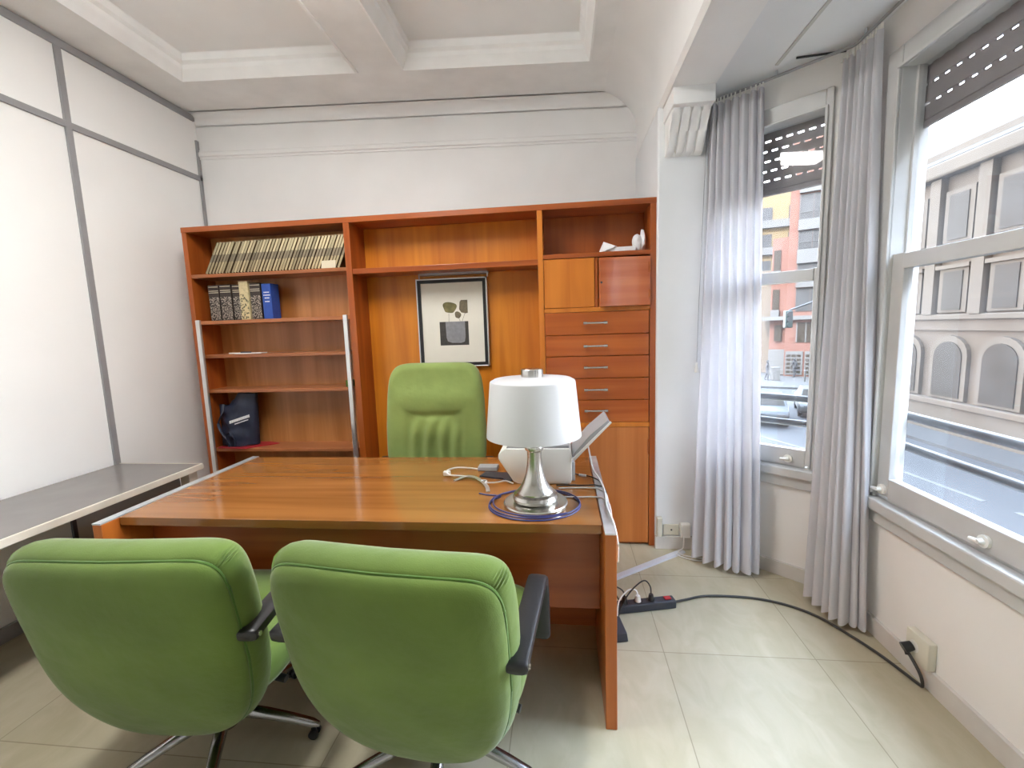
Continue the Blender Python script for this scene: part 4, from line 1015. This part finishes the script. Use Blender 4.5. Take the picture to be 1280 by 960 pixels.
for p0, p1 in zip(P, P[1:]): cyl(bm, p0, p1, .007, n=10)
link('rail', bm, M['grey_bar'], CR, smooth=40)
for p in (FA(.35, -.055, 2.672), (1.345, 2.30, 2.672), (1.345, 1.2, 2.672), (1.345, .1, 2.672)):
    bm = BM(); cyl(bm, p, (p[0], p[1], 2.70), .006, n=8); link('bracket', bm, M['alu_dull'], CR, smooth=40)
bm = BM(); cyl(bm, (1.14, 2.47, 2.691), (1.345, 2.44, 2.686), .005, n=10); solo('loose_rod', bm, M['rail_dark'], 'short dark rod under the bay ceiling above the bunched curtain', 'rod', (1.24, 2.455, 2.688), smooth=40)
PCD = thing('pull_cord', 'thin pull cord with white tassel hanging on the pillar by the curtain', 'cord', (.82, 2.835, 1.15))
bm = BM(); tube(bm, [(.845, 2.82, 2.63), (.832, 2.832, 2.2), (.824, 2.836, 1.8), (.815, 2.838, 1.5), (.811, 2.838, 1.20)], .0022, n=6); link('cord', bm, M['grey_plastic'], PCD, smooth=60)
bm = BM(); lathe(bm, [(0, .065), (.006, .06), (.009, .03), (.013, .01), (.012, 0), (0, 0)], (.811, 2.838, 1.143), 14); link('tassel', bm, M['white_plastic'], PCD, smooth=40)

# ------------------------------------------------------------------ the street outside
GZ = -3.95
bm = BM(); box(bm, -60, 120, -60, 160, GZ-.2, GZ); struct('road', bm, M['asphalt'])
bm = BM(); prism(bm, [(14.95, -30), (17.2, -30), (17.2, 30), (15.1, 30)], lambda x, y: (x, y, GZ), lambda x, y: (x, y, GZ+.14)); struct('pavement_near_stone_building', bm, M['paving'])
ca, sa = .88, -.475
BC = Vector((20.7, 43.85, 0))
def bpt(u, w, z): return (BC.x+ca*u-sa*w, BC.y+sa*u+ca*w, z)      # u along the right face, w into the block
bm = BM(); prism(bm, [(-9, -8), (20, -8), (20, 0), (-9, 6)], lambda u, w: bpt(u, w, GZ), lambda u, w: bpt(u, w, GZ+.14)); struct('pavement_corner', bm, M['paving'])
for i, (p, q_) in enumerate(((( 8.7, 22.6), (10.3, 18.6)), ((11.67, 16.43), (11.95, 13.78)), ((12.1, 13.0), (12.3, 9.5)), ((11.4, 21), (11.6, 18)))):
    d = (Vector(q_)-Vector(p)).normalized(); n = Vector((-d.y, d.x))*.08
    bm = BM(); prism(bm, [tuple(Vector(p)+n), tuple(Vector(p)-n), tuple(Vector(q_)-n), tuple(Vector(q_)+n)], lambda x, y: (x, y, GZ), lambda x, y: (x, y, GZ+.012)); struct('road_marking_%d' % (i+1), bm, M['road_paint'])

# brick corner building
BB = thing('brick_apartment_building', 'orange brick corner apartment building with white window bands seen through the narrow window', 'building', (BC.x, BC.y, GZ))
bm = BM(); prism(bm, [(-.4, 0), (6, 0), (6, 12), (.2, 12)], lambda u, w: bpt(u, w, GZ), lambda u, w: bpt(u, w, 17.0)); link('wall', bm, M['brick'], BB)
bm = BM(); prism(bm, [(-1.75, 1.2), (-.4, .9), (.2, 12), (-1.6, 12)], lambda u, w: bpt(u, w, GZ), lambda u, w: bpt(u, w, 8.9)); link('lower_wing', bm, M['brick'], BB)
bm = BM(); prism(bm, [(-4.5, 3.6), (-1.75, 2.6), (-1.6, 12), (-4.5, 12)], lambda u, w: bpt(u, w, GZ), lambda u, w: bpt(u, w, 6.2)); link('lower_wing', bm, M['stucco_tan'], BB)
for k, (z0, z1) in enumerate(((12.3, 13.2), (9.15, 10.05), (6.3, 7.5), (4.2, 5.6))):
    bm = BM(); prism(bm, [(.28, -.35), (6, -.35), (6, .1), (.28, .1)], lambda u, w: bpt(u, w, z0), lambda u, w: bpt(u, w, z1)); link('balcony_band', bm, M['stucco_white'], BB)
for (z0, z1) in ((10.1, 12.2), (7.55, 9.1), (5.65, 6.25), (2.1, 4.15)):
    for k in range(5):
        u0 = .32+k*1.06
        bm = BM(); prism(bm, [(u0, -.06), (u0+1.0, -.06), (u0+1.0, .1), (u0, .1)], lambda u, w: bpt(u, w, z0), lambda u, w: bpt(u, w, z1)); wn = link('window', bm, M['win_pale'], BB)
        bm = BM()
        for uu in (u0, u0+.94): prism(bm, [(uu, -.12), (uu+.08, -.12), (uu+.08, .0), (uu, .0)], lambda u, w: bpt(u, w, z0), lambda u, w: bpt(u, w, z1))
        prism(bm, [(u0, -.12), (u0+1.0, -.12), (u0+1.0, 0), (u0, 0)], lambda u, w: bpt(u, w, z0+.55), lambda u, w: bpt(u, w, z0+.63))
        for q in range(5): prism(bm, [(u0+.15+q*.17, -.12), (u0+.18+q*.17, -.12), (u0+.18+q*.17, -.09), (u0+.15+q*.17, -.09)], lambda u, w: bpt(u, w, z0), lambda u, w: bpt(u, w, z0+.6))
        link('window_bars', bm, M['rail_dark'], wn)
bm = BM(); prism(bm, [(-2.6, .4), (-.5, -.6), (6, -.6), (6, .2), (-.4, .9), (-2.4, 2.4)], lambda u, w: bpt(u, w, 1.35), lambda u, w: bpt(u, w, 1.7)); link('ledge', bm, M['stucco_white'], BB)
for k in range(2):
    u0 = .55+k*2.2
    bm = BM(); prism(bm, [(u0, -.05), (u0+1.3, -.05), (u0+1.3, .1), (u0, .1)], lambda u, w: bpt(u, w, -.7), lambda u, w: bpt(u, w, 1.1)); wn = link('window', bm, M['win_dark'], BB)
    bm = BM()
    for uu in (u0-.1, u0+.6, u0+1.3): prism(bm, [(uu, -.12), (uu+.1, -.12), (uu+.1, .0), (uu, .0)], lambda u, w: bpt(u, w, -.7), lambda u, w: bpt(u, w, 1.1))
    link('window_frame', bm, M['stucco_white'], wn)
for k, (u0, u1) in enumerate(((-.3, 1.05), (1.2, 2.35), (2.55, 3.9))):
    bm = BM(); prism(bm, [(u0, -.12), (u1, -.12), (u1, .1), (u0, .1)], lambda u, w: bpt(u, w, GZ+.3), lambda u, w: bpt(u, w, -1.5)); wn = link('shop_front', bm, M['stucco_white'], BB)
    bm = BM()
    for a_ in range(3):
        for b_ in range(5):
            ua = u0+.1+a_*(u1-u0-.15)/3; za = GZ+.45+b_*.37
            prism(bm, [(ua, -.15), (ua+(u1-u0)/3-.14, -.15), (ua+(u1-u0)/3-.14, -.1), (ua, -.1)], lambda u, w: bpt(u, w, za), lambda u, w: bpt(u, w, za+.22))
    link('shop_panes', bm, M['win_dark'], wn)
bm = BM(); prism(bm, [(-1.78, .95), (-.45, .65), (-.42, .95), (-1.75, 1.25)], lambda u, w: bpt(u, w, GZ+.2), lambda u, w: bpt(u, w, -1.4)); link('shop_front', bm, M['stucco_white'], BB)
bm = BM(); prism(bm, [(-1.35, .80), (-.75, .67), (-.75, .76), (-1.35, .90)], lambda u, w: bpt(u, w, -.6), lambda u, w: bpt(u, w, .9)); link('window', bm, M['win_dark'], BB)
for z0 in (5.9, 2.3):
    bm = BM(); prism(bm, [(-1.6, 1.06), (-1.05, .94), (-1.05, 1.2), (-1.6, 1.3)], lambda u, w: bpt(u, w, z0), lambda u, w: bpt(u, w, z0+1.9)); link('window', bm, M['win_dark'], BB)
    bm = BM(); prism(bm, [(-1.7, .70), (-1.0, .6), (-1.0, 1.1), (-1.7, 1.25)], lambda u, w: bpt(u, w, z0-.9), lambda u, w: bpt(u, w, z0)); link('balcony', bm, M['stucco_white'], BB)
# yellow building farther down the street
YBd = thing('yellow_building', 'sunlit yellow apartment building behind the left edge of the brick building', 'building', (22, 60, GZ))
bm = BM(); prism(bm, [(18, 63), (34, 58), (37, 70), (19, 75)], lambda x, y: (x, y, GZ), lambda x, y: (x, y, 17.5)); link('wall', bm, M['stucco_yellow'], YBd)
for zz in (3, 6.2, 9.4, 12.6):
    bm = BM(); prism(bm, [(18.0, 62.4), (33.8, 57.4), (34, 58.4), (18.2, 63.2)], lambda x, y: (x, y, zz), lambda x, y: (x, y, zz+.9)); link('balcony', bm, M['stucco_white'], YBd)
    for k in range(4):
        t = .2+k*.2; x = 18+16*t; y = 63-5*t
        bm = BM(); prism(bm, [(x, y-.05), (x+1.5, y-.55), (x+1.5, y), (x, y+.4)], lambda x, y: (x, y, zz+1.0), lambda x, y: (x, y, zz+2.5)); link('window', bm, M['win_pale'], YBd)

# stone building across the street
SB = thing('stone_building', 'pale stone building with arched windows across the street outside the large window', 'building', (17, 16, GZ))
X0 = 17.0
def sb(name, mat, *b, bev=0.): bm = BM(); box(bm, *b, bev=bev); return link(name, bm, M[mat], SB)
sb('wall', 'stone', X0, X0+12, 13, 29, GZ, 8.2)
sb('plinth', 'stone_light', X0-.22, X0, 13, 29, GZ, -2.62)
sb('ledge', 'stone', X0-.38, X0, 13, 29.2, -2.62, -2.36, bev=.04)
sb('string_course', 'stone_light', X0-.25, X0, 13, 29, 1.18, 1.42, bev=.04)
sb('frieze', 'stone', X0-.12, X0, 13, 29, .72, 1.18)
sb('string_course', 'stone_light', X0-.2, X0, 13, 29, 3.85, 4.15, bev=.04)
sb('cornice', 'stone_light', X0-.55, X0, 13, 29.3, 7.35, 8.0, bev=.1)
bm = BM(); prism(bm, [(X0-.5, 8.0), (X0+1.2, 10.2), (X0+10, 10.2), (X0+10, 8.0)], lambda x, z: (x, 13, z), lambda x, z: (x, 29, z)); link('roof', bm, M['slate'], SB)
sb('parapet', 'stone_light', X0-.35, X0-.1, 13, 29.2, 8.0, 8.45)
def arch_pts(yc, hw, z0, zs_, rise): return [(yc-hw, z0), (yc+hw, z0)]+[(yc+hw*math.cos(q*PI/10), zs_+rise*math.sin(q*PI/10)) for q in range(11)]
yy = [26.6, 24.2, 21.75, 19.35, 16.9, 14.5]
for yc in yy:
    bm = BM(); prism(bm, arch_pts(yc, .95, -2.3, -.35, .85), lambda y, z: (X0-.16, y, z), lambda y, z: (X0, y, z)); sr = link('arch_surround', bm, M['stone_light'], SB)
    bm = BM(); prism(bm, arch_pts(yc, .72, -2.2, -.45, .68), lambda y, z: (X0-.2, y, z), lambda y, z: (X0-.15, y, z)); link('pane', bm, M['win_dark'], sr)
    bm = BM(); box(bm, X0-.2, X0, yc-.72, yc+.72, 1.5, 3.5); box(bm, X0-.32, X0, yc-.85, yc+.85, 3.38, 3.55); sr = link('window_surround', bm, M['stone_light'], SB)
    bm = BM(); box(bm, X0-.24, X0-.19, yc-.48, yc+.48, 1.6, 3.25); pn = link('pane', bm, M['win_dark'], sr)
    bm = BM(); box(bm, X0-.2, X0, yc-.72, yc+.72, 4.5, 6.7); sr = link('window_surround', bm, M['stone_light'], SB)
    bm = BM(); box(bm, X0-.24, X0-.19, yc-.48, yc+.48, 4.6, 6.5); link('pane', bm, M['win_dark'], sr)
for yc in [y+1.2 for y in yy]+[13.3]:
    sb('pilaster', 'stone_light', X0-.3, X0, yc-.28, yc+.28, 1.42, 7.4)
# the mass of this building above the room (it shades the street side opposite)
bm = BM(); box(bm, -14, 1.66, -40, 5.0, 3.4, 27); struct('wall_facade_above', bm, M['stone'])
bm = BM(); box(bm, -14, 1.62, -40, 5.0, GZ, -.12); struct('wall_facade_below', bm, M['stone'])

bm = BM(); box(bm, X0, X0+14, -60, -3, GZ, 21); box(bm, X0-.4, X0, -60, -3, 19.6, 20.2); struct('sky_blocker_row', bm, M['stone'])  # unseen, added to keep sky light off the curtain; gap lights left wall
# cars
def car(name, label, loc, rz, paint):
    T = thing(name, label, 'car', loc, rz, 'cars in the street')
    side = [(-2.05, .35), (-2.1, .65), (-1.95, .85), (-1.0, .95), (1.55, .98), (2.05, .88), (2.1, .45), (1.95, .28), (-1.9, .26)]
    bm = BM(); prism(bm, side, lambda y, z: (-.86, y, z), lambda y, z: (.86, y, z), bev=.07); link('body', bm, M[paint], T, smooth=40, world=False)
    bm = BM(); cab = [(-1.05, .93), (-.35, 1.42), (.2, 1.48), (1.05, 1.42), (1.6, .96)]
    a_ = [bm.verts.new((-.80+.0*0, y, z)) if z < 1 else bm.verts.new((-.64, y, z)) for y, z in cab]; b_ = [bm.verts.new((.80, y, z)) if z < 1 else bm.verts.new((.64, y, z)) for y, z in cab]
    bm.faces.new(a_); bm.faces.new(b_[::-1])
    for i in range(5): bm.faces.new((a_[i], b_[i], b_[(i+1) % 5], a_[(i+1) % 5]))
    cb = link('cabin', bm, M[paint], T, world=False)
    bm = BM()
    def gl(y0, z0, y1, z1, x0, x1, dn, dz):
        v = [bm.verts.new(p) for p in ((-x0, y0-dn, z0+dz), (x0, y0-dn, z0+dz), (x1, y1-dn, z1+dz), (-x1, y1-dn, z1+dz))]; bm.faces.new(v)
    gl(-.99, .97, -.40, 1.385, .72, .58, .012, .012); link('windscreen', bm, M['win_dark'], cb, world=False)
    bm = BM(); gl(1.56, 1.0, 1.10, 1.38, .70, .56, -.012, .012); link('rear_window', bm, M['win_dark'], cb, world=False)
    for sx in (-1, 1):
        bm = BM(); v = [bm.verts.new(p) for p in ((sx*.80, -.85, .99), (sx*.80, 1.4, 1.0), (sx*.66, 1.0, 1.39), (sx*.66, -.32, 1.39))]; bm.faces.new(v); link('side_window', bm, M['win_dark'], cb, world=False)
        for y in (-1.3, 1.3):
            bm = BM(); cyl(bm, (sx*.68, y, .32), (sx*.88, y, .32), .32, n=24); cyl(bm, (sx*.87, y, .32), (sx*.895, y, .32), .18, n=16); link('wheel', bm, M['tyre'], T, smooth=40, world=False)
        bm = BM(); box(bm, sx*.5-.17, sx*.5+.17, -2.12, -2.02, .58, .72, bev=.02); link('headlight', bm, M['road_paint'], T, world=False)
    return T
car('car', 'silver-grey car in the street below the narrow window, between the guard rails', (11.0, 25.3, GZ), math.radians(-22), 'car_silver')
car('car', 'white car in the street to the right of the silver-grey car', (14.3, 27.2, GZ), math.radians(-22), 'car_white')
car('car', 'dark car in the street to the left of the silver-grey car', (11.4, 31.6, GZ), math.radians(-22), 'car_dark')
# pedestrians
def person(label, loc, rz, cloth, stride):
    T = bpy.data.meshes.new('person'); bm = BM()
    sk = {'pel': (0, 0, .95), 'chest': (0, -.02, 1.30), 'neck': (0, -.02, 1.48), 'head': (0, -.04, 1.58), 'crown': (0, -.03, 1.72),
          'hl': (-.10, 0, .90), 'kl': (-.11, -stride, .50), 'al': (-.11, -stride*.7, .09), 'tl': (-.11, -stride*.7-.16, .04),
          'hr': (.10, 0, .90), 'kr': (.11, stride*.5, .50), 'ar': (.11, stride*1.6, .10), 'tr': (.11, stride*1.6-.15, .05),
          'sl': (-.19, -.02, 1.42), 'el': (-.25, .06, 1.14), 'wl': (-.23, -.08, .92), 'sr': (.19, -.02, 1.42), 'er': (.25, -.02, 1.14), 'wr': (.23, -.18, .96)}
    rad = {'pel': .15, 'chest': .16, 'neck': .06, 'head': .10, 'crown': .08, 'hl': .10, 'hr': .10, 'kl': .07, 'kr': .07, 'al': .045, 'ar': .045, 'tl': .04, 'tr': .04, 'sl': .07, 'sr': .07, 'el': .05, 'er': .05, 'wl': .04, 'wr': .04}
    ks = list(sk); vs = {k: bm.verts.new(sk[k]) for k in ks}
    for a_, b_ in (('pel', 'chest'), ('chest', 'neck'), ('neck', 'head'), ('head', 'crown'), ('pel', 'hl'), ('hl', 'kl'), ('kl', 'al'), ('al', 'tl'), ('pel', 'hr'), ('hr', 'kr'), ('kr', 'ar'), ('ar', 'tr'), ('chest', 'sl'), ('sl', 'el'), ('el', 'wl'), ('chest', 'sr'), ('sr', 'er'), ('er', 'wr')): bm.edges.new((vs[a_], vs[b_]))
    bm.to_mesh(T); bm.free(); T.materials.append(cloth)
    o = bpy.data.objects.new('person', T); COL.objects.link(o); md = o.modifiers.new('skin', 'SKIN'); sub = o.modifiers.new('sub', 'SUBSURF'); sub.levels = sub.render_levels = 1
    for i, k in enumerate(ks): T.skin_vertices[0].data[i].radius = (rad[k], rad[k]); T.skin_vertices[0].data[i].use_root = (k == 'pel')
    o.location = loc; o.rotation_euler = (0, 0, rz); tag(o, label, 'person'); ORG[o.name] = Vector((0, 0, 0))
    bm = BM(); bmesh.ops.create_uvsphere(bm, u_segments=16, v_segments=10, radius=.105)
    for v in bm.verts: v.co = Vector((v.co.x, v.co.y*1.08-.02, v.co.z*1.05+1.66))
    for f in [f for f in bm.faces if f.calc_center_median().y < -.05 and f.calc_center_median().z < 1.68]: bm.faces.remove(f)
    link('hair', bm, M['cloth_dark'], o, smooth=60, world=False)
    return o
person('person in dark grey clothing walking at the left of the street corner', (17.6, 41.0, GZ+.14), math.radians(60), M['cloth_grey'], .12)
person('person in black clothing standing before the white shop front', (20.6, 42.6, GZ+.14), math.radians(200), M['cloth_dark'], .05)
# traffic light on a mast arm
TL = thing('traffic_light', 'green-bodied traffic light hanging in front of the brick building', 'traffic light', (14.6, 22.3, GZ))
bm = BM(); cyl(bm, (14.6, 22.3, GZ), (14.6, 22.3, 2.6), .07, .05, n=12); tube(bm, [(14.6, 22.3, 2.5), (13.6, 22.5, 2.62), (12.2, 22.8, 2.35), (10.75, 22.97, 1.85)], .04, n=8); link('pole', bm, M['rail_dark'], TL, smooth=60)
bm = BM(); box(bm, 10.54, 10.88, 22.82, 23.08, 1.02, 1.84, bev=.04); hd = link('signal_head', bm, M['signal_green'], TL)
for k in range(3):
    bm = BM(); cyl(bm, (10.71, 22.83, 1.68-k*.255), (10.71, 22.75, 1.68-k*.255), .115, .115, n=16); link('lens', bm, M['win_pale' if k < 2 else 'signal_green'], hd, smooth=40)
bm = BM(); cyl(bm, (20.0, 39.6, GZ+.14), (20.0, 39.6, GZ+1.05), .06, n=10); cyl(bm, (20.0, 39.6, GZ+1.05), (20.0, 39.6, GZ+1.15), .085, .03, n=10); solo('bollard', bm, M['rail_dark'], 'dark bollard on the pavement before the white shop front', 'bollard', (20.0, 39.6, GZ+.14), smooth=40)
bm = BM(); box(bm, 18.0, 18.6, 40.8, 41.3, GZ+.14, GZ+1.3, bev=.05); solo('street_cabinet', bm, M['stucco_white'], 'white utility cabinet on the street corner beside the walking person', 'cabinet', (18.3, 41.05, GZ+.14))

# ------------------------------------------------------------------ light
w = bpy.data.worlds.new('world'); sc.world = w; w.use_nodes = True
nt = w.node_tree; bg = nt.nodes['Background']
SKY = .88; FILL = 15.0
tc = nt.nodes.new('ShaderNodeTexCoord'); sp = nt.nodes.new('ShaderNodeSeparateXYZ'); rp = nt.nodes.new('ShaderNodeValToRGB')
nt.links.new(tc.outputs['Generated'], sp.inputs[0]); nt.links.new(sp.outputs[2], rp.inputs['Fac'])
rp.color_ramp.elements[0].position = 0; rp.color_ramp.elements[0].color = (1.0, .99, .98, 1); rp.color_ramp.elements[1].position = .8; rp.color_ramp.elements[1].color = (.62, .78, 1.0, 1)
nt.links.new(rp.outputs['Color'], bg.inputs['Color']); bg.inputs['Strength'].default_value = 8.0*SKY
sd = bpy.data.lights.new('sun', 'SUN'); sd.energy = 3.6; sd.angle = .01; sd.color = (1, .93, .82)
so = bpy.data.objects.new('sun', sd); COL.objects.link(so)
dirv = Vector((1.0, 1.15, -1.05)); so.rotation_euler = dirv.to_track_quat('-Z', 'Y').to_euler(); so.location = (-10, -10, 20)
# fill lamp added out of view under the ceiling beam to brighten the room
M['fill_glow'], _nt, _b = new_mat('fill_diffuser'); _b.inputs['Base Color'].default_value = (.9, .88, .84, 1)
_b.inputs['Emission Color'].default_value = (1, .985, .965, 1); _b.inputs['Emission Strength'].default_value = FILL
x = -1.14
CLT = thing('fill_lamp', 'added unseen fill lamp under the beam between the two coffers', 'fill lamp', (x, 1.4, 3.129))
bm = BM(); box(bm, x-.15, x+.15, .88, 1.98, 3.09, 3.129, bev=.006); link('housing', bm, M['white_plastic'], CLT)
bm = BM(); box(bm, x-.135, x+.135, .90, 1.96, 3.05, 3.092, bev=.008); link('diffuser', bm, M['fill_glow'], CLT)
def portal(F, w):
    ld = bpy.data.lights.new('sky_portal', 'AREA'); ld.shape = 'RECTANGLE'; ld.size = w[1]-w[0]; ld.size_y = w[3]-w[2]; ld.cycles.is_portal = True
    o = bpy.data.objects.new('sky_portal', ld); COL.objects.link(o)
    c0 = Vector(F((w[0]+w[1])/2, .30, (w[2]+w[3])/2)); c1 = Vector(F((w[0]+w[1])/2, -1, (w[2]+w[3])/2))
    o.location = c0; o.rotation_euler = (c1-c0).to_track_quat('-Z', 'Z').to_euler()
portal(FA, W1); portal(FR, W2); portal(FR, W3)

cy = sc.cycles
cy.max_bounces = 10; cy.diffuse_bounces = 6; cy.glossy_bounces = 4; cy.transmission_bounces = 6; cy.transparent_max_bounces = 12
cy.use_denoising = True
try: cy.denoiser = 'OPENIMAGEDENOISE'
except Exception: pass
cy.sample_clamp_indirect = 6.0; cy.caustics_reflective = False; cy.caustics_refractive = False
vs = sc.view_settings; vs.view_transform = 'Standard'; vs.look = 'None'; vs.gamma = 1.0; vs.use_curve_mapping = False
vs.exposure = 1.98
